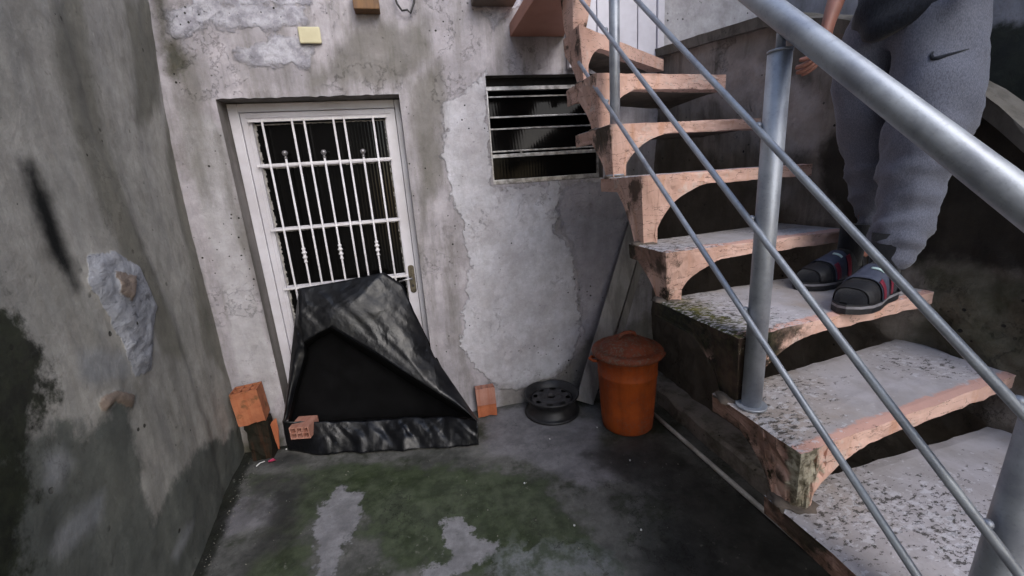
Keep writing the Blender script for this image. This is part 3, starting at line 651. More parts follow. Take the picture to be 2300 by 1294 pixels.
# =================================================================== STAIRS
stair = thing('staircase', (.8, 1.2, 0), 'precast concrete open staircase with pink painted arched steps climbing to the right of the window', 'staircase')
MS = Matrix.Translation((-.8, -1.2, 0))
XL = .80
def make_step(LF, LB, RF, RB, z, foot, side='pink', top='tread', leg=.075, arch=.22, legd=.10, slab=.040, zr=None, nu=54, nv=22, parent=stair, seed=0):
    """one precast step: flat tread, front apron cut by an arch that runs down into a leg at the open side"""
    D = z - foot; LF, LB, RF, RB = [Vector(p) for p in (LF, LB, RF, RB)]; wid = (RF - LF).length; dep = (LB - LF).length
    us = sorted(set([0, 1] + [min(1, (i / 34) ** 1.0 * (leg + arch) / wid) for i in range(35)] + [(leg + arch) / wid + (1 - (leg + arch) / wid) * i / 18 for i in range(19)]))
    vs = [0] + [min(1, x / dep) for x in (.02, .045, .07, legd - .01, legd, legd + .012, legd + .03, legd + .055, legd + .09)]
    vs = [v for v in vs if v < .9]; vs += [.93, 1]
    def top_(u, v): p = (LF * (1 - u) + RF * u) * (1 - v) + (LB * (1 - u) + RB * u) * v; return p
    def thick(u, v):
        x = u * wid; y = v * dep
        if x <= leg: a = 1.0
        elif x < leg + arch: t = (x - leg) / arch; a = 1 - math.sqrt(max(0, 1 - (1 - t) ** 2))
        else: a = 0
        a = 1.0 if x <= leg else a
        b = 1.0 if y <= legd else max(0, 1 - math.sqrt(min(1, (y - legd) / .09))) if y < legd + .09 else 0
        ap = 1.0 if y <= legd * .55 else max(0, 1 - (y - legd * .55) / .03)       # apron only at the front
        rib = .006 * ap
        lower = (D - slab) * max(a * b * (1.0 if x <= leg else ap), 0)
        sidev = 0.02 * max(0, 1 - x / .05) * (1 if y < dep else 1)
        return slab + rib + lower + sidev
    nU, nV = len(us), len(vs); T = []; B = []; side_a = []; edge_a = []
    for v in vs:
        for u in us:
            p = top_(u, v); e = u in (0, 1) or v in (0, 1); zz = z + (zr or 0) * u
            jx = .004 * fbm(p.x * 22, p.y * 22, z * 3 + seed, 4) * (1 if e else 0)
            T.append((p.x + jx, p.y + jx, zz + .0018 * fbm(p.x * 18, p.y * 18, z, 3) - (.003 if e else 0)))
            t = thick(u, v); tp = (t - slab) / max(.01, D - slab)
            bx_ = p.x + (.022 * tp if u * wid < leg else 0) - (.012 * tp if 0 < u * wid - leg + .03 and u * wid < leg + arch * .5 else 0)
            by_ = p.y + (.016 * tp if v * dep < legd * .4 else -.018 * tp if v * dep > legd * .8 else 0)
            n = .004 * fbm(p.x * 16, p.y * 16, z * 4 + 9 + seed, 4)
            B.append((bx_ + n, by_ + n, zz - t + (n if tp < .9 else 0)))
            side_a.append(u * wid); edge_a.append(v * dep)
    V = T + B; N = nU * nV; F = []; fm = []
    for j in range(nV - 1):
        for i in range(nU - 1):
            a = j * nU + i; F.append((a, a + 1, a + nU + 1, a + nU)); fm.append(0)
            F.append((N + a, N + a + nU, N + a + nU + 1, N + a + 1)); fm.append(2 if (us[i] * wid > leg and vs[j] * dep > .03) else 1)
    def wall(idx):
        nonlocal V
        K = 8
        cols = []
        for k in idx:
            t0 = Vector(V[k]); b0 = Vector(V[N + k]); col = [k]
            for q in range(1, K):
                p = t0.lerp(b0, q / K); n = (.016 if side == 'pinkbroken' and p.x < XL + .10 and abs(p.y - LF.y) < .12 else .0045) * fbm(p.x * 25, p.y * 25, p.z * 25 + seed, 4); V.append((p.x + n, p.y + n, p.z)); col.append(len(V) - 1)
            col.append(N + k); cols.append(col)
        for c0, c1 in zip(cols, cols[1:]):
            for q in range(K): F.append((c0[q], c0[q + 1], c1[q + 1], c1[q])); fm.append(1)
        return cols
    A = wall([i for i in range(nU)]); Bk = wall([(nV - 1) * nU + i for i in range(nU - 1, -1, -1)])
    Lc = wall([j * nU for j in range(nV - 1, -1, -1)]); Rc = wall([j * nU + nU - 1 for j in range(nV)])
    me = bpy.data.meshes.new('step'); me.from_pydata([tuple(v) for v in V], [], F); me.update()
    bm = bmesh.new(); bm.from_mesh(me); lay = None
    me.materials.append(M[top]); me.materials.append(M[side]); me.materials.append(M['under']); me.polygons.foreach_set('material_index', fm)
    o = put(bpy.data.objects.new('step', me), parent)
    ea = edge_a + edge_a + [abs(v[1] - LF.y) for v in V[2 * N:]]; sa = [max(0, v[0] - XL) for v in V]
    set_attr(o, 'edge', ea); set_attr(o, 'side', sa); bm.free()
    bm = bmesh.new(); bm.from_mesh(me); bmesh.ops.remove_doubles(bm, verts=bm.verts, dist=.0006); bmesh.ops.recalc_face_normals(bm, faces=bm.faces); bm.to_mesh(me); bm.free()
    o.matrix_parent_inverse = MS
    return bevel(o, .005, 2, 50)
def y3(x, y): return (x, y, 0)
XR = 1.64
rise0 = .18
make_step(y3(XL, -.42), y3(XL, -.08), y3(XR + .08, -.42), y3(XR + .08, -.08), .18, 0, seed=1)
make_step(y3(XL, -.16), y3(XL, .18), y3(XR + .08, -.16), y3(XR + .08, .18), .36, .18, seed=2)
make_step(y3(XL, .11), y3(XL, .455), y3(XR + .08, .12), y3(XR + .08, .46), .54, .36, seed=3)
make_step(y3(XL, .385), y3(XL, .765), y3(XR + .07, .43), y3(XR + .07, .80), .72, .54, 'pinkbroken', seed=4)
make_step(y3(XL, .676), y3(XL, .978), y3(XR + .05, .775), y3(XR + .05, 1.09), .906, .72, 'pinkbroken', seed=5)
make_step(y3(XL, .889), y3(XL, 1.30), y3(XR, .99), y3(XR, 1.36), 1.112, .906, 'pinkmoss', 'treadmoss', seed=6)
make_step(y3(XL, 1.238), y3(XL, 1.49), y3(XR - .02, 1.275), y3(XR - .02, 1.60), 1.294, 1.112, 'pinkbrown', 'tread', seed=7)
make_step(y3(XL, 1.40), y3(XL, 1.74), y3(1.545, 1.40), y3(1.545, 1.78), 1.548, 1.294, seed=8)
make_step(y3(XL, 1.644), y3(XL, 2.02), y3(1.53, 1.66), y3(1.53, 2.05), 1.757, 1.548, seed=9)
make_step(y3(XL, 1.785), y3(XL, 2.12), y3(1.50, 1.86), y3(1.57, 2.45), 1.98, 1.757, slab=.06, arch=.15, seed=10)
make_step(y3(XL, 1.94), y3(XL, 2.135), y3(1.575, 2.50), y3(1.25, 2.655), 2.213, 1.98, slab=.06, arch=.13, seed=11)
# landing slab with its own leg at the turn
bm = bmesh.new()
def prism(bm, poly, z0, z1):
    a = [bm.verts.new((x, y, z0)) for x, y in poly]; b = [bm.verts.new((x, y, z1)) for x, y in poly]
    bm.faces.new(a[::-1]); bm.faces.new(b); n = len(poly)
    for i in range(n): bm.faces.new((a[i], a[(i + 1) % n], b[(i + 1) % n], b[i]))
prism(bm, [(.665, 2.05), (.665, 2.664), (1.0, 2.664), (.86, 2.05)], 2.385, 2.455)
o = bevel(bm_obj('landing', bm, M['landing'], stair)); o.matrix_parent_inverse = MS
bm = bmesh.new()
for (x0, x1, ya_, yb_, z), last in zip([(.805, .865, 2.02, 2.11, 2.206), (.80, .875, 2.01, 2.13, 2.25), (.80, .90, 2.0, 2.16, 2.384)], (0, 0, 1)):
    r = [bm.verts.new(p) for p in ((x0, ya_, z), (x1, ya_, z), (x1, yb_, z), (x0, yb_, z))]
    if z < 2.21: bm.faces.new(r[::-1])
    else:
        for k in range(4): bm.faces.new((pr[k], pr[(k + 1) % 4], r[(k + 1) % 4], r[k]))
    if last: bm.faces.new(r)
    pr = r
o = bevel(bm_obj('landing_leg', bm, M['pink'], stair)); o.matrix_parent_inverse = MS
# mortar pads between the steps
for (x, y, z, s) in ((.84, 1.45, 1.296, .05), (.84, 1.69, 1.55, .045), (.84, 1.84, 1.758, .045), (.84, 1.99, 1.982, .045), (.84, 1.29, 1.113, .05), (.84, .94, .907, .05), (.85, .73, .722, .05)):
    bm = bmesh.new(); bmesh.ops.create_icosphere(bm, subdivisions=3, radius=1)
    for v in bm.verts: n = 1 + .35 * fbm(v.co.x * 2 + x * 9, v.co.y * 2 + y, v.co.z * 2, 3); v.co = Vector((x + v.co.x * s * n, y + v.co.y * s * n, z - .003 + v.co.z * .010 * n))
    o = bm_obj('mortar_pad', bm, M['under'], stair, True); o.matrix_parent_inverse = MS
p = at(1381, 428, 'X', .83); o = tubeo('bolt', [(p.x, 1.455, 1.50), (p.x, 1.455, 1.465)], .006, M['blacksteel'], stair, 8); o.matrix_parent_inverse = MS

# =================================================================== RAILING
rail = thing('stair_railing', (.845, .9, 0), 'grey steel stair railing with one thick handrail, round posts and three thin sloping rods', 'railing')
MR = Matrix.Translation((-.845, -.9, 0))
def rp(o): o.matrix_parent_inverse = MR; return o
XP = .845
def hr(y): return at(2300, 455, 'X', XP).z + (y - at(2300, 455, 'X', XP).y) * (at(1707, 0, 'X', XP).z - at(2300, 455, 'X', XP).z) / (at(1707, 0, 'X', XP).y - at(2300, 455, 'X', XP).y)
rp(tubeo('handrail', [(XP, -.15, hr(-.15)), (XP, 2.0, hr(2.0))], .0255, M['steel'], rail, 28))
def bolt(x, y, z, par):
    bm = bmesh.new(); bmesh.ops.create_icosphere(bm, subdivisions=2, radius=.0085, matrix=Matrix.Translation((x, y, z))); bm_obj('rod_bolt', bm, M['steel'], par, True)
RODS = []
for pa, pb in (((1300, 140), (2060, 1294)), ((1305, 0), (2290, 1290)), ((1430, 0), (2300, 930))):
    A, B = at(*pa, 'X', .812), at(*pb, 'X', .812); d = (A - B) / (A.y - B.y); RODS.append((A, d))
    ends = (A if pa == (1300, 140) else A + d * (2.0 - A.y)), A + d * (-.1 - A.y)
    rp(tubeo('rod', [ends[1], ends[0]], .008, M['steel'], rail, 14))
for y, zb, side in ((.877, .908, 1), (1.69, 1.552, 1), (.352, .545, 1), (-.1, .365, 1)):
    zt = hr(y) - .045; XP = .858 if y == .352 else .845
    po = rp(tubeo('post', [(XP, y + (.024 if y == .352 else 0), zb), (XP, y, zt - .025)], .0252 if y < 1.5 else .0205, M['steelpost'], rail, 28))
    tubeo('post_neck', [(XP, y, zt - .03), (XP, y, zt + .03)], .010, M['steel'], po, 14)
    tubeo('post_cap', [(XP, y, zt - .0255), (XP, y, zt - .020)], .0264 if y < 1.5 else .0216, M['steel'], po, 28)
    tubeo('base_flange', [(XP, y + (.024 if y == .352 else 0), zb), (XP, y + (.024 if y == .352 else 0), zb + .007)], .039, M['steel'], po, 28)
    for A, d in RODS:
        q = A + d * (y - A.y)
        if y > 1.5 and q.z > zt: continue
        bolt(.812 + .006, y + .018, q.z + .02, po)

# =================================================================== TARP
def interp_curve(pts, n):
    pts = [Vector(p) for p in pts]; L = [0]
    for a, b in zip(pts, pts[1:]): L.append(L[-1] + (b - a).length)
    out = []
    for i in range(n):
        s = L[-1] * i / (n - 1); k = max(j for j in range(len(L)) if L[j] <= s + 1e-9); k = min(k, len(pts) - 2)
        t = (s - L[k]) / (L[k + 1] - L[k]); out.append(pts[k].lerp(pts[k + 1], t))
    return out
def by_seg(pts, m):      # m points between successive control points, keeps correspondence
    pts = [Vector(p) for p in pts]; out = []
    for a, b in zip(pts, pts[1:]): out += [a.lerp(b, i / m) for i in range(m)]
    return out + [pts[-1]]
def sheet(A, B, rows, amp, bulge, seed, dirv=(0, -1, .2), ridg=0):
    dv = Vector(dirv).normalized(); V = []; n = len(A)
    for r in range(rows + 1):
        t = r / rows
        for i in range(n):
            p = A[i].lerp(B[i], t); s = sin(pi * t)
            q = p.x * .75 + p.z * .66; q2 = p.x * .5 - p.z * .86
            f = amp * (.7 * fbm(p.x * 3.5 + seed, p.y * 3.5, p.z * 3.5, 3, .9) + .5 * (1 - abs(fbm(q * 13 + seed, q2 * 2.2, seed, 2, 1.0)) * 2.2) + .18 * (1 - abs(fbm(q2 * 24, q * 5, seed + 4, 2, 1.0)) * 2))
            V.append(p + dv * (bulge * s + f * (.25 + .75 * s)))
    F = [(r * n + i, r * n + i + 1, (r + 1) * n + i + 1, (r + 1) * n + i) for r in range(rows) for i in range(n - 1)]
    return V, F
def W(l): return [at(x, y, 'Y', Y) for x, y, Y in l]
tV, tF, tM = [], [], []
def addsheet(V, F, mi):
    o = len(tV); tV.extend(V); tF.extend([tuple(i + o for i in f) for f in F]); tM.extend([mi] * len(F))
O = W([(636, 950, 2.52), (648, 860, 2.58), (660, 740, 2.67), (672, 648, 2.745), (775, 630, 2.75), (862, 612, 2.75), (905, 640, 2.735), (930, 700, 2.67), (975, 800, 2.56), (1030, 880, 2.43), (1073, 943, 2.29)])
I = W([(648, 940, 2.50), (664, 870, 2.55), (684, 800, 2.575), (682, 768, 2.58), (712, 750, 2.585), (742, 734, 2.59), (800, 768, 2.56), (850, 797, 2.52), (920, 842, 2.45), (1000, 893, 2.37), (1066, 938, 2.29)])
V, F = sheet(by_seg(O, 12), by_seg(I, 12), 26, .016, .03, 3); addsheet(V, F, 0)
# turned-under hem of the flap
I2 = W([(652, 945, 2.56), (672, 870, 2.61), (692, 800, 2.65), (690, 780, 2.66), (715, 760, 2.66), (745, 745, 2.67), (790, 775, 2.64), (845, 810, 2.60), (910, 852, 2.55), (990, 900, 2.47), (1050, 938, 2.38)])
V, F = sheet(by_seg(I, 12), by_seg(I2, 12), 4, .006, 0, 8); addsheet(V, F, 1)
# inner back sheet
A = W([(672, 655, 2.775), (780, 640, 2.775), (900, 640, 2.775), (940, 720, 2.74)]); B = [at(640, 985, 'Z', .02) + Vector((.02, -.06, 0)), at(780, 960, 'Z', .02), at(920, 950, 'Z', .02), at(1065, 940, 'Z', .02)]
B = [Vector((-.97, 2.66, .115)), Vector((-.55, 2.64, .09)), Vector((-.15, 2.60, .05)), Vector((.17, 2.50, .03))]
V, F = sheet(by_seg(A, 14), by_seg(B, 14), 24, .012, -.03, 5); addsheet(V, F, 1)
# skirt lying on the floor
A = W([(634, 945, 2.55), (700, 950, 2.56), (800, 946, 2.54), (900, 940, 2.50), (1000, 936, 2.42), (1074, 944, 2.285)])
B = [at(x, y, 'Z', .004) for x, y in ((648, 1012), (705, 1021), (800, 1019), (900, 1012), (1000, 1006), (1075, 999))]
Aw = [p + Vector((0, 0, .014 * fbm(p.x * 7, 2, 1, 4))) for p in by_seg(A, 22)]
Bw = [p + Vector((0, .022 * fbm(p.x * 6, 5, 1, 4) if .02 < i / 110 < .97 else 0, 0)) for i, p in enumerate(by_seg(B, 22))]
V, F = sheet(Aw, Bw, 18, .026, .0, 11, (0, -.4, 1)); V = [Vector((v.x, v.y, max(v.z, .006))) for v in V]; addsheet(V, F, 0)
A2 = [a + Vector((0, .0, -.0)) for a in A]; B2 = [Vector((-.97, 2.68, .115)), Vector((-.75, 2.68, .11)), Vector((-.5, 2.66, .09)), Vector((-.2, 2.62, .05)), Vector((0, 2.60, .03)), Vector((.2, 2.56, .03))]
V, F = sheet(by_seg(A2, 22), by_seg(B2, 22), 6, .01, 0, 12, (0, 0, 1)); addsheet(V, F, 1)
tarp = mesh_obj('tarpaulin', tV, tF, M['tarp'], None, True, [M['tarp'], M['tarpin']], tM)
so = tarp.modifiers.new('sol', 'SOLIDIFY'); so.thickness = .0012
tag(tarp, 'black plastic sheet draped from the grille door to the floor with a dark opening', 'plastic sheet')

# =================================================================== BRICKS
def brick(name, wd, hg, ln, mat, nx=3, ny=2, holes=True, ragged=0, seed=0, t=.008):
    """hollow clay block: cross-section wd x hg, channels run along local Z (length ln)"""
    xs = [0]; cw = (wd - (nx + 1) * t) / nx
    for i in range(nx): xs += [xs[-1] + t, xs[-1] + t + cw]
    xs.append(wd); ys = [0]; ch = (hg - (ny + 1) * t) / ny
    for i in range(ny): ys += [ys[-1] + t, ys[-1] + t + ch]
    ys.append(hg); nz = 8; bm = bmesh.new(); vd = {}
    def vt(i, j, k):
        if (i, j, k) not in vd:
            x, y = xs[i] - wd / 2, ys[j] - hg / 2; z = ln * k / nz
            edge_k = max(0, 1 - k / 3); z += edge_k * ragged * (.5 + noise.noise(Vector((x * 30 + seed, y * 30, seed)))) * (1 if k < 3 else 0)
            n = .0012 * noise.noise(Vector((x * 40, y * 40, z * 40 + seed)))
            # outer faces slightly grooved
            vd[(i, j, k)] = bm.verts.new((x + n, y + n, z))
        return vd[(i, j, k)]
    def solid(i, j): return 0 <= i < len(xs) - 1 and 0 <= j < len(ys) - 1 and not (holes and i % 2 == 1 and j % 2 == 1)
    for i in range(len(xs) - 1):
        for j in range(len(ys) - 1):
            if not solid(i, j): continue
            bm.faces.new((vt(i, j, nz), vt(i + 1, j, nz), vt(i + 1, j + 1, nz), vt(i, j + 1, nz)))
            bm.faces.new((vt(i, j, 0), vt(i, j + 1, 0), vt(i + 1, j + 1, 0), vt(i + 1, j, 0)))
            for di, dj, e in ((-1, 0, ((i, j), (i, j + 1))), (1, 0, ((i + 1, j + 1), (i + 1, j))), (0, -1, ((i + 1, j), (i, j))), (0, 1, ((i, j + 1), (i + 1, j + 1)))):
                if not solid(i + di, j + dj):
                    for k in range(nz): bm.faces.new((vt(*e[0], k), vt(*e[1], k), vt(*e[1], k + 1), vt(*e[0], k + 1)))
    return bm_obj(name, bm, mat)
G = 'hollow clay bricks around the tarpaulin'
b1 = brick('brick', .145, .115, .225, M['clay'], seed=1, ragged=.03); b1.location = (-1.105, 2.58, .25); b1.rotation_euler = (radians(-1), radians(-3), radians(4))
tag(b1, 'whole orange hollow brick standing on end in the corner, left of the door', 'brick', G)
b2 = brick('brick', .125, .085, .262, M['claymoss'], seed=2)
for v in b2.data.vertices: v.co += Vector((1, 1, .3)) * .012 * fbm(v.co.x * 25, v.co.y * 25, v.co.z * 14, 4); b2.location = (-1.10, 2.59, .0); b2.rotation_euler = (0, radians(1), radians(2))
tag(b2, 'mossy blackened broken brick under the upright brick in the left corner', 'brick', G)
# shard leaning there
bm = bmesh.new(); pr = [(-.026, .13), (-.012, .15), (.016, .17), (.020, .10), (.004, -.03), (-.010, .03)]
f0 = [bm.verts.new((x, -.006, z)) for x, z in pr]; f1 = [bm.verts.new((x, .006, z)) for x, z in pr]; bm.faces.new(f0[::-1]); bm.faces.new(f1)
for k in range(6): bm.faces.new((f0[k], f0[(k + 1) % 6], f1[(k + 1) % 6], f1[k]))
sh = bevel(bm_obj('brick_shard', bm, M['clay3']), .002); sh.location = (-1.0, 2.54, .09); sh.rotation_euler = (radians(-8), radians(-4), radians(-25))
tag(sh, 'pointed orange brick fragment wedged beside the mossy broken brick', 'brick fragment')
b3 = brick('brick', .12, .08, .13, M['clay2'], seed=3); b3.rotation_euler = (radians(90), 0, radians(-6)); b3.location = (-.825, 2.625, .165)
b3.rotation_euler = (radians(90), radians(0), radians(-12))
tag(b3, 'small pinkish hollow brick lying on the black plastic sheet, holes facing front', 'brick', G)
b4 = brick('brick', .13, .085, .095, M['clay3'], seed=4, ragged=.015); b4.location = (.315, 2.60, 0.0); b4.rotation_euler = (radians(0), 0, radians(-3))
tag(b4, 'bright orange broken brick on the floor right of the black plastic sheet', 'brick', G)
b5 = brick('brick', .13, .085, .115, M['clay2'], seed=5); b5.location = (.312, 2.585, .095); b5.rotation_euler = (radians(-9), 0, radians(-2))
tag(b5, 'dull pink half brick resting on the bright orange one, right of the black plastic sheet', 'brick', G)

# =================================================================== WHEEL RIM
rim = thing('wheel_rim', (.755, 2.49, 0), 'old black steel wheel rim lying flat on the floor beside the orange bin', 'wheel rim')
bm = bmesh.new()
lathe(bm, [(.178, .004), (.186, 0), (.190, .004), (.188, .016), (.176, .018), (.166, .022), (.160, .045), (.150, .055), (.148, .085), (.160, .098), (.168, .112), (.176, .122), (.186, .124), (.190, .134), (.187, .142), (.181, .138), (.172, .134), (.162, .118), (.150, .108), (.142, .085), (.142, .055), (.150, .035), (.158, .018), (.170, .010), (.178, .004)], 64)
bm_obj('rim_barrel', bm, M['blacksteel'], rim, True)
# disc with oval vents
bm = bmesh.new(); NR = 96; prof = [(.145, .092), (.136, .104), (.128, .108), (.120, .110), (.112, .110), (.104, .109), (.096, .107), (.086, .104), (.078, .104), (.072, .110), (.066, .113), (.056, .113), (.046, .112), (.036, .112), (.030, .112), (.028, .100), (.028, .080)]
rings = [[bm.verts.new((r * cos(2 * pi * k / NR), r * sin(2 * pi * k / NR), z)) for k in range(NR)] for r, z in prof]
for a in range(len(prof) - 1):
    for k in range(NR):
        ang = (k + .5) / NR * 8 % 1; rr_ = (prof[a][0] + prof[a + 1][0]) / 2
        if ((ang - .5) / .24) ** 2 + ((rr_ - .112) / .0165) ** 2 < 1: continue
        a4 = ((k + .5) / NR * 4 + .5) % 1
        if abs(a4 - .5) < .055 and .044 < rr_ < .058: continue
        bm.faces.new((rings[a][k], rings[a][(k + 1) % NR], rings[a + 1][(k + 1) % NR], rings[a + 1][k]))
o = bm_obj('rim_disc', bm, M['hubsteel'], rim, True); s_ = o.modifiers.new('s', 'SOLIDIFY'); s_.thickness = .003

# =================================================================== BIN
BX, BY = 1.163, 2.185
bn = thing('rubbish_bin', (BX, BY, 0), 'orange plastic rubbish bin with a dusty red lid standing under the stairs', 'bin')
bm = bmesh.new(); r0 = lathe(bm, [(.001, .006), (.135, .006), (.148, .0), (.156, .008), (.160, .05), (.1612, .055), (.1655, .13), (.178, .36), (.181, .364), (.181, .376), (.179, .38), (.184, .47), (.190, .475), (.196, .485), (.196, .50), (.190, .505), (.180, .50), (.150, .03), (.001, .02)], 64)
bm_obj('bin_body', bm, M['binbody'], bn, True)
bm = bmesh.new(); lathe(bm, [(.196, .497), (.206, .490), (.214, .494), (.216, .505), (.212, .520), (.200, .530), (.186, .532), (.172, .530), (.160, .536), (.140, .556), (.110, .575), (.07, .588), (.03, .593), (.001, .594)], 64)
lid = bm_obj('bin_lid', bm, M['binlid'], bn, True)
tubeo('lid_handle', [(-.055, -.0, .585), (-.045, -.0, .612), (-.02, -.0, .622), (.02, 0, .622), (.045, 0, .612), (.055, 0, .585)], .012, M['binlid'], lid, 10)
for sgn in (-1, 1):
    bm = bmesh.new(); ca, sa = cos(radians(-12)), sin(radians(-12))
    pts = [(.186, -.035, .462), (.215, -.028, .466), (.232, 0, .468), (.215, .028, .466), (.186, .035, .462)]
    tube(bm, [((x * ca - y * sa) * sgn, (x * sa + y * ca) * sgn, z) for x, y, z in pts], .010, 8)
    bm_obj('bin_handle', bm, M['binbody' if sgn < 0 else 'binlid'], bn, True)

# =================================================================== BOARDS, PIPE, LITTER
def plank(name, base, topp, wd, th, mat, facing):
    base, topp = Vector(base), Vector(topp); d = (topp - base); L = d.length; d.normalize(); f = Vector(facing); s = d.cross(f).normalized(); f = s.cross(d).normalized()
    bm = bmesh.new(); n = 24; prev = None
    for i in range(n + 1):
        c = base + d * L * i / n; j = .002 * fbm(i * .4, wd * 30, 1, 3)
        ring = [bm.verts.new(c + s * (wd / 2 + j) * a + f * th / 2 * b) for a, b in ((-1, -1), (1, -1), (1, 1), (-1, 1))]
        if prev:
            for k in range(4): bm.faces.new((prev[k], prev[(k + 1) % 4], ring[(k + 1) % 4], ring[k]))
        else: bm.faces.new(ring[::-1])
        prev = ring
    bm.faces.new(prev); return bevel(bm_obj(name, bm, mat), .003)
tag(plank('board', (1.00, 2.50, .012), (1.475, 2.62, 1.22), .125, .03, M['plank'], (-.35, -1, .1)), 'wide grey board leaning against the house wall behind the orange bin', 'board')
tag(plank('board', (1.17, 2.57, .012), (1.56, 2.635, 1.13), .05, .025, M['plank'], (-.2, -1, .1)), 'narrow grey batten leaning beside the wide board behind the orange bin', 'board')
tag(tubeo('floor_pipe', [(1.362, 2.24, .012), (1.372, 2.0, .012), (1.384, 1.6, .013), (1.398, 1.2, .012), (1.405, 1.05, .012)], .013, M['pipe'], None, 12), 'thin pale pipe lying on the floor at the foot of the stair wall', 'pipe')
tag(tubeo('drinking_straw', [at(576, 1047, 'Z', .015), at(584, 1040, 'Z', .014), at(595, 1036, 'Z', .014)], .0035, M['white'], None, 8), 'small white stick on the floor in the left corner', 'litter')
q = at(611, 1036, 'Z', .012); bm = bmesh.new(); bmesh.ops.create_grid(bm, x_segments=8, y_segments=8, size=.02)
for v in bm.verts: v.co = Vector((v.co.x, v.co.y * .6, .012 * noise.noise(v.co * 60) + .004))
o = bm_obj('sweet_wrapper', bm, M['redfoil'], None, True); o.location = q; o.rotation_euler = (0, .2, .5); tag(o, 'crumpled pink sweet wrapper on the floor below the left bricks', 'litter')
for k, (x, y) in enumerate(((1235, 986), (1415, 1034), (1290, 1180), (1341, 960), (1440, 1190), (643, 1009), (1178, 1085))):
    q = at(x, y, 'Z', .01); bm = bmesh.new(); bmesh.ops.create_icosphere(bm, subdivisions=2, radius=.0045)
    for v in bm.verts: v.co *= 1 + .4 * noise.noise(v.co * 300 + Vector((k, 0, 0)))
    o = bm_obj('pebble', bm, M['white']); o.location = q
    tag(o, ('tiny white pebble on the floor in front of the wheel rim', 'tiny white pebble on the floor just in front of the orange bin', 'tiny white pebble on the open floor between the pale patches and the stairs', 'tiny white pebble on the floor by the left side of the orange bin', 'tiny white pebble farthest out on the dark open floor near the stairs', 'tiny white pebble by the left end of the black plastic sheet', 'tiny white pebble on the green floor right of the black plastic sheet')[k], 'pebble', 'white pebbles scattered on the floor')

bm = bmesh.new(); rg_ = random.Random(5)
for k in range(520):
    if k % 3 == 0: x, y = rg_.uniform(-1.1, 1.4), 2.64 - abs(rg_.gauss(0, .05))
    elif k % 3 == 1: y = rg_.uniform(.8, 2.6); x = -1.22 + .11 * (2.67 - y) + .01 + abs(rg_.gauss(0, .05))
    else: x, y = rg_.uniform(-1.0, 1.4), rg_.uniform(.7, 2.5)
    sz = rg_.choice((.0015, .002, .0025, .0035)); mm = Matrix.Translation((x, y, ffl(x, y)[2] + sz * .6)) @ Matrix.Rotation(rg_.random() * 6, 4, (rg_.random(), rg_.random(), 1)) @ Matrix.Diagonal((1, rg_.uniform(.5, 1.3), rg_.uniform(.4, .9), 1))
    bmesh.ops.create_icosphere(bm, subdivisions=1, radius=sz, matrix=mm)
gr = bm_obj('grit', bm, simple('grit_stone', '8a8880', '4a4842', .9, 0, 300, .2)); tag(gr, 'loose grit and plaster crumbs scattered over the yard floor', 'grit', None, 'stuff')

# =================================================================== PERSON
def skin_mesh(name, verts, edges, radii, levels=2, root=0, smooth_it=1):
    me = bpy.data.meshes.new(name); me.from_pydata([tuple(v) for v in verts], edges, []); me.update()
    ob = bpy.data.objects.new(name + '_tmp', me); C.objects.link(ob)
    sk = ob.modifiers.new('skin', 'SKIN'); sk.use_smooth_shade = True; sk.branch_smoothing = .6
    if not me.skin_vertices:
        import bpy as _b
        me.attributes
    sl = me.skin_vertices[0].data if me.skin_vertices else None
    if sl is None:
        bpy.context.view_layer.objects.active = ob; bpy.ops.mesh.customdata_skin_add(); sl = me.skin_vertices[0].data
    for i, r in enumerate(radii):
        sl[i].radius = r if isinstance(r, tuple) else (r, r); sl[i].use_root = (i == root)
    ss = ob.modifiers.new('sub', 'SUBSURF'); ss.levels = levels; ss.render_levels = levels
    dg = bpy.context.evaluated_depsgraph_get(); dg.update(); ev = ob.evaluated_get(dg); m2 = bpy.data.meshes.new_from_object(ev); m2.name = name
    C.objects.unlink(ob); bpy.data.objects.remove(ob); m2.materials.clear(); return m2
PX, PY, PZ = 1.46, 1.06, 1.114
person = thing('person', (PX, PY, PZ), 'person in grey trousers, dark shirt and strapped sandals standing on the mossy step', 'person')
MP = Matrix.Translation((-PX, -PY, -PZ))
near_foot = Vector((1.44, 1.005, PZ)); far_foot = Vector((1.52, 1.20, PZ))
def ray_pt(px_, py_, X): return at(px_, py_, 'X', X)
nHem = at(2008, 560, 'Y', 1.00); nKnee = at(2058, 385, 'Y', .99); nTh = at(2100, 210, 'Y', .985)
fHem = at(1962, 520, 'Y', 1.19); fKnee = at(1945, 330, 'Y', 1.20); fTh = at(1940, 160, 'Y', 1.17)
hipC = Vector(((nTh.x + fTh.x) / 2 + .03, (nTh.y + fTh.y) / 2, 1.95))
# trousers
tv = [hipC + Vector((.01, 0, .16)), hipC, hipC + Vector((-.01, -.07, -.04)), nTh, (nTh + nKnee) / 2, nKnee, (nKnee * .5 + nHem * .5) + Vector((.012, 0, 0)), nHem + Vector((.004, 0, .02)), nHem + Vector((0, 0, -.068)),
      hipC + Vector((-.01, .07, -.04)), fTh, (fTh + fKnee) / 2, fKnee, (fKnee + fHem) / 2 + Vector((.012, 0, 0)), fHem + Vector((.004, 0, .02)), fHem + Vector((0, 0, -.035))]
te = [(0, 1), (1, 2), (2, 3), (3, 4), (4, 5), (5, 6), (6, 7), (7, 8), (1, 9), (9, 10), (10, 11), (11, 12), (12, 13), (13, 14), (14, 15)]
tr = [(.15, .12), (.155, .125), (.12, .12), (.118, .112), (.102, .098), (.088, .085), (.080, .076), (.076, .074), (.066, .066), (.12, .12), (.10, .10), (.09, .09), (.076, .076), (.066, .066), (.060, .060), (.055, .055)]
m2 = skin_mesh('trousers', tv, te, tr, 3, 1)
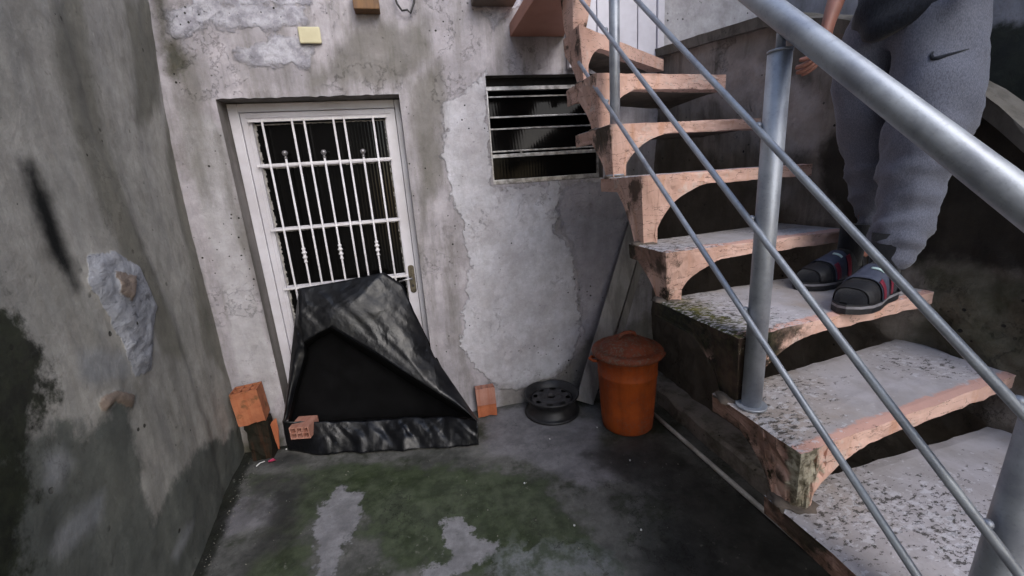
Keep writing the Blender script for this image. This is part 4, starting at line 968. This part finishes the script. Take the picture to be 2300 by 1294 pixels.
def fold(v, cs):
    d = 0
    for c, amp, fr_, rad, tilt in cs:
        r = (v - c).length
        if r < rad: d += amp * sin((v.z - c.z + tilt * (v.y - c.y + v.x - c.x)) * fr_) * (1 - r / rad)
    return d
for v in m2.vertices:
    co = v.co; n = v.normal
    d = fold(co, [(nKnee, .005, 70, .20, .9), (nHem + Vector((0, 0, .04)), .010, 105, .13, .5), (nTh, .006, 40, .25, 1.2), (fKnee, .005, 70, .18, .9), (fHem, .008, 100, .12, .4), (hipC, .006, 45, .22, .9)])
    d += .013 * fbm(co.x * 6, co.y * 6, co.z * 3.5, 3) + .005 * fbm(co.x * 20, co.y * 20, co.z * 9, 3)
    zz = co.z + .35 * (co.y - nTh.y) + .25 * (co.x - nTh.x); rg = 1 - abs(fbm(co.x * 2.2, co.y * 2.2, zz * 11, 2, 1.0)) * 2.6
    lowk = math.exp(-((co.z - nHem.z) / .16) ** 2) + .7 * math.exp(-((co.z - nKnee.z) / .12) ** 2) + .6 * math.exp(-((co.z - hipC.z) / .12) ** 2) + .25
    d += .007 * rg * lowk
    rg2 = 1 - abs(fbm(co.x * 5 + 7, co.y * 5, (co.z - .6 * (co.y - nTh.y)) * 24, 2, 1.0)) * 2.6; d += .003 * rg2 * lowk
    v.co = co + n * d
m2.materials.append(M['trouser']); o = put(bpy.data.objects.new('trousers', m2), person); o.matrix_parent_inverse = MP
for p_ in m2.polygons: p_.use_smooth = True
trs = o
# pocket opening and hem cuff
pk = [at(x, y, 'Y', .88) for x, y in ((2092, 136), (2094, 118), (2105, 130), (2130, 128), (2176, 110))]
# body
nk = hipC + Vector((-.0, 0, .50)); head = nk + Vector((-.03, 0, .17))
rSh = hipC + Vector((0, .17, .42)); lSh = hipC + Vector((0, -.17, .42))
rWr = at(1864, 42, 'Y', 1.17); rHa = at(1850, 92, 'Y', 1.165); rEl = Vector((1.46, 1.27, 2.17))
rEl = rWr + Vector((.12, .05, .22))
lHa = Vector((1.44, .80, 2.005)); lHa = at(2235, -105, 'Y', .86); lWr = lHa + Vector((.075, -.01, .05)); lEl = lWr + Vector((.16, -.03, .14))
bv = [hipC, hipC + Vector((0, 0, .15)), hipC + Vector((0, 0, .30)), nk + Vector((0, 0, -.06)), nk, nk + Vector((-.008, 0, .06)), head + Vector((-.01, 0, -.03)), head + Vector((0, 0, .04)), head + Vector((.0, 0, .10)),
      hipC + Vector((0, -.09, -.06)), nKnee, nHem + Vector((0, 0, -.02)), near_foot + Vector((.0, 0, .07)),
      hipC + Vector((0, .09, -.06)), fKnee, fHem + Vector((0, 0, -.02)), far_foot + Vector((0, 0, .07)),
      lSh, lEl, lWr, lHa, rSh, rEl, rWr, rHa]
be = [(0, 1), (1, 2), (2, 3), (3, 4), (4, 5), (5, 6), (6, 7), (7, 8), (0, 9), (9, 10), (10, 11), (11, 12), (0, 13), (13, 14), (14, 15), (15, 16), (3, 17), (17, 18), (18, 19), (19, 20), (3, 21), (21, 22), (22, 23), (23, 24)]
br = [(.12, .10), (.12, .095), (.13, .10), (.09, .08), (.055, .055), (.052, .055), (.075, .068), (.092, .078), (.075, .068), .08, .052, .036, .034, .08, .052, .036, .034, .055, .038, (.025, .020), (.036, .017), .055, .038, (.025, .020), (.036, .017)]
# fingers
def fingers(hand, wrist, side, curl, idx):
    d = (hand - wrist).normalized(); s = Vector(side); s = (s - d * s.dot(d)).normalized(); n = d.cross(s).normalized()
    for f, (off, L, rr_) in enumerate(((-.030, .068, .0085), (-.010, .078, .009), (.010, .074, .0088), (.029, .058, .0078))):
        b = hand + d * .035 + s * off; c = curl * (1 + .12 * f)
        p1 = b + (d * cos(c) + n * sin(c)) * L * .45; p2 = p1 + (d * cos(2 * c) + n * sin(2 * c)) * L * .33; p3 = p2 + (d * cos(2.8 * c) + n * sin(2.8 * c)) * L * .24
        k = len(bv); bv.extend([b, p1, p2, p3]); br.extend([rr_ * 1.1, rr_, rr_ * .92, rr_ * .75]); be.extend([(idx, k), (k, k + 1), (k + 1, k + 2), (k + 2, k + 3)])
    b = hand - d * .01 - s * .036; k = len(bv); bv.extend([b + (d * .6 - s * .8) * .012, b + (d * .85 - s * .5 + n * .3) * .042, b + (d * 1.0 - s * .25 + n * .5) * .066]); br.extend([.013, .0105, .008])
    be.extend([(idx, k), (k, k + 1), (k + 1, k + 2)])
fingers(rHa, rWr, (-.8, -.5, 0), .42, 24); fingers(lHa, lWr, (-.2, 0, 1), .5, 20)
m3 = skin_mesh('person_body', bv, be, br, 2, 0)
fc = head + Vector((0, 0, .01))
for v in m3.vertices:      # face relief, looking towards -X
    q = v.co - fc
    if q.length < .16 and q.x < 0:
        v.co.x -= .022 * math.exp(-((q.y / .014) ** 2 + ((q.z + .010) / .022) ** 2)) + .006 * math.exp(-((q.y / .03) ** 2 + ((q.z + .052) / .008) ** 2)) - .010 * math.exp(-(((abs(q.y) - .03) / .014) ** 2 + ((q.z - .018) / .012) ** 2)) + .006 * math.exp(-(((q.z - .038) / .01) ** 2)) * (abs(q.y) < .06)
m3.materials.append(M['skin']); bod = put(bpy.data.objects.new('body', m3), person); bod.matrix_parent_inverse = MP
for p_ in m3.polygons: p_.use_smooth = True
for sg in (-1, 1):
    bm = bmesh.new(); bmesh.ops.create_uvsphere(bm, u_segments=16, v_segments=10, radius=.013, matrix=Matrix.Translation(fc + Vector((-.068, sg * .031, .018)))); e = bm_obj('eye', bm, M['eye'], bod, True)
    bm = bmesh.new(); bmesh.ops.create_uvsphere(bm, u_segments=12, v_segments=8, radius=.0065, matrix=Matrix.Translation(fc + Vector((-.0760, sg * .031, .018)))); bm_obj('iris', bm, M['iris'], bod, True)
    bm = bmesh.new(); bmesh.ops.create_uvsphere(bm, u_segments=14, v_segments=10, radius=1)
    for v in bm.verts: v.co = fc + Vector((.012 + v.co.x * .018 + .006 * v.co.z, sg * (.074 + v.co.y * .008), v.co.z * .031))
    bm_obj('ear', bm, M['skin'], bod, True)
bm = bmesh.new(); bmesh.ops.create_icosphere(bm, subdivisions=5, radius=1)
for v in list(bm.verts):
    c = v.co.copy(); n = 1 + .05 * fbm(c.x * 6, c.y * 6, c.z * 6, 4); v.co = fc + Vector((.014 + c.x * .098 * n, c.y * .086 * n, .045 + c.z * .098 * n))
kill = [v for v in bm.verts if (v.co - fc).x < -.045 and (v.co - fc).z < .075 or (v.co - fc).z < -.05]
bmesh.ops.delete(bm, geom=kill, context='VERTS')
o = bm_obj('hair', bm, M['hair'], bod, True)
# shirt
sv = [hipC + Vector((0, 0, -.08)), hipC + Vector((0, 0, .14)), hipC + Vector((0, 0, .30)), nk + Vector((0, 0, -.07)), nk + Vector((0, 0, -.025)), lSh, lSh * .45 + lEl * .55, rSh, rSh * .45 + rEl * .55]
m4 = skin_mesh('shirt', sv, [(0, 1), (1, 2), (2, 3), (3, 4), (3, 5), (5, 6), (3, 7), (7, 8)], [(.185, .15), (.165, .135), (.165, .13), (.11, .09), (.07, .07), .075, .065, .075, .065], 3, 1)
for v in m4.vertices:
    co = v.co; v.co = co + v.normal * (.012 * fbm(co.x * 6, co.y * 6, co.z * 4, 4) + .006 * sin(co.z * 60 + co.y * 30))
    if co.z < hipC.z - .05:       # front hem hangs in an arch above the pocket
        v.co.z += .045 * math.exp(-(((co.x - hipC.x + .02) / .09) ** 2)) - .01
m4.materials.append(M['shirt']); o = put(bpy.data.objects.new('shirt', m4), person); o.matrix_parent_inverse = MP
for p_ in m4.polygons: p_.use_smooth = True
# feet, sandals
def foot(origin, yaw, label):
    """foot frame: +x towards the toe"""
    Rz = Matrix.Rotation(yaw, 4, 'Z'); T = Matrix.Translation(origin) @ Rz @ Matrix.Diagonal((1.13, 1.13, 1.05, 1))
    def outline(s):  # half widths (inner, outer) along 0..1
        return np.interp(s, [0, .05, .15, .4, .65, .8, .92, 1], [.012, .028, .035, .036, .048, .047, .034, .010])
    sand = thing('sandal', (0, 0, 0), None, None); sand.parent = person; sand.matrix_parent_inverse = MP; tag(sand, label)
    L = .275; x0 = -.075
    for nm, z0, z1, k, mt in (('sole', .0, .016, 1.0, 'sole'), ('sole_edge', .016, .023, 1.02, 'soleline'), ('footbed', .023, .028, .97, 'sole')):
        bm = bmesh.new(); N_ = 26; pts = [(x0 + L * i / N_, outline(i / N_) * k) for i in range(N_ + 1)] + [(x0 + L * i / N_, -outline(i / N_) * k) for i in range(N_, -1, -1)]
        a = [bm.verts.new(T @ Vector((x, y, z0))) for x, y in pts]; b = [bm.verts.new(T @ Vector((x, y, z1))) for x, y in pts]
        bm.faces.new(a[::-1]); bm.faces.new(b); n = len(pts)
        for i in range(n): bm.faces.new((a[i], a[(i + 1) % n], b[(i + 1) % n], b[i]))
        bm_obj(nm, bm, M[mt], sand)
    def ftop(s): return np.interp(s, [0, .06, .15, .25, .4, .55, .75, .9, .97, 1], [.03, .065, .09, .105, .088, .068, .046, .034, .022, .006])
    def surf(s0, s1, a0, a1, off, ns=26, na=22):
        bm = bmesh.new(); g = []
        for i in range(ns + 1):
            s = s0 + (s1 - s0) * i / ns; row = []
            for j in range(na + 1):
                a = a0 + (a1 - a0) * j / na; hw = outline(s) * .92 + off; ht = ftop(s) + off
                row.append(bm.verts.new(T @ Vector((x0 + L * (.01 + .97 * s), hw * cos(a) * abs(cos(a)) ** -.35 if abs(cos(a)) > .02 else 0, .026 + ht * abs(sin(a)) ** .8))))
            g.append(row)
        for i in range(ns):
            for j in range(na): bm.faces.new((g[i][j], g[i][j + 1], g[i + 1][j + 1], g[i + 1][j]))
        return bm
    bm = surf(0, 1, 0, pi, 0); tube(bm, [T @ Vector((x0 + .055, 0, .06)), T @ Vector((x0 + .06, 0, .12)), T @ Vector((x0 + .055, 0, .20))], [.038, .040, .043], 20); bm_obj('sock', bm, M['sock'], sand, True)
    for nm, s0, s1, a0, a1, off, mt in (('strap', .42, .66, .0, pi, .006, 'strap'), ('side_trim', .60, .66, pi * .02, pi * .3, .009, 'crimson'), ('side_trim', .40, .46, pi * .02, pi * .3, .009, 'crimson'), ('heel_strap', .10, .18, .0, pi, .006, 'sole'), ('strap_mark', .49, .515, pi * .33, pi * .50, .0095, 'whitemark'), ('toe_strap', .70, .86, 0, pi, .004, 'sole')):
        bm = surf(s0, s1, a0, a1, off, 8); o = bm_obj(nm, bm, M[mt], sand, True); q = o.modifiers.new('s', 'SOLIDIFY'); q.thickness = .003
foot(near_foot + Vector((-.035, -.01, 0)), radians(196), 'near dark sandal with slate blue strap and crimson trim')
foot(far_foot, radians(184), 'far black sandal in shade')
# pocket slit drawn as a folded welt on the thigh
dg = bpy.context.evaluated_depsgraph_get(); dg.update()
from mathutils.bvhtree import BVHTree
bvh = BVHTree.FromObject(trs, dg)
def hit(px_, py_, off=.0):
    r = Vector(Rm @ np.array([px_ - 1150, py_ - 647, FPX])).normalized(); h = bvh.ray_cast(Vector(EYE), r)
    # trousers mesh stores world coordinates
    return (h[0] + h[1] * off) if h[0] else None
pts = [hit(x, y, .001) for x, y in ((2096, 116), (2092, 124), (2095, 132), (2106, 131), (2125, 125), (2150, 118), (2176, 110))]
if all(p is not None for p in pts):
    bm = bmesh.new(); tube(bm, pts, [.002, .004, .0055, .0055, .0045, .003, .0012], 8); bm_obj('pocket_opening', bm, M['shirt'], trs, True)

for o in list(bpy.data.objects):
    if o.type == 'MESH' and not o.data.polygons: print('EMPTY MESH', o.name)
sc.cycles.max_bounces = 6
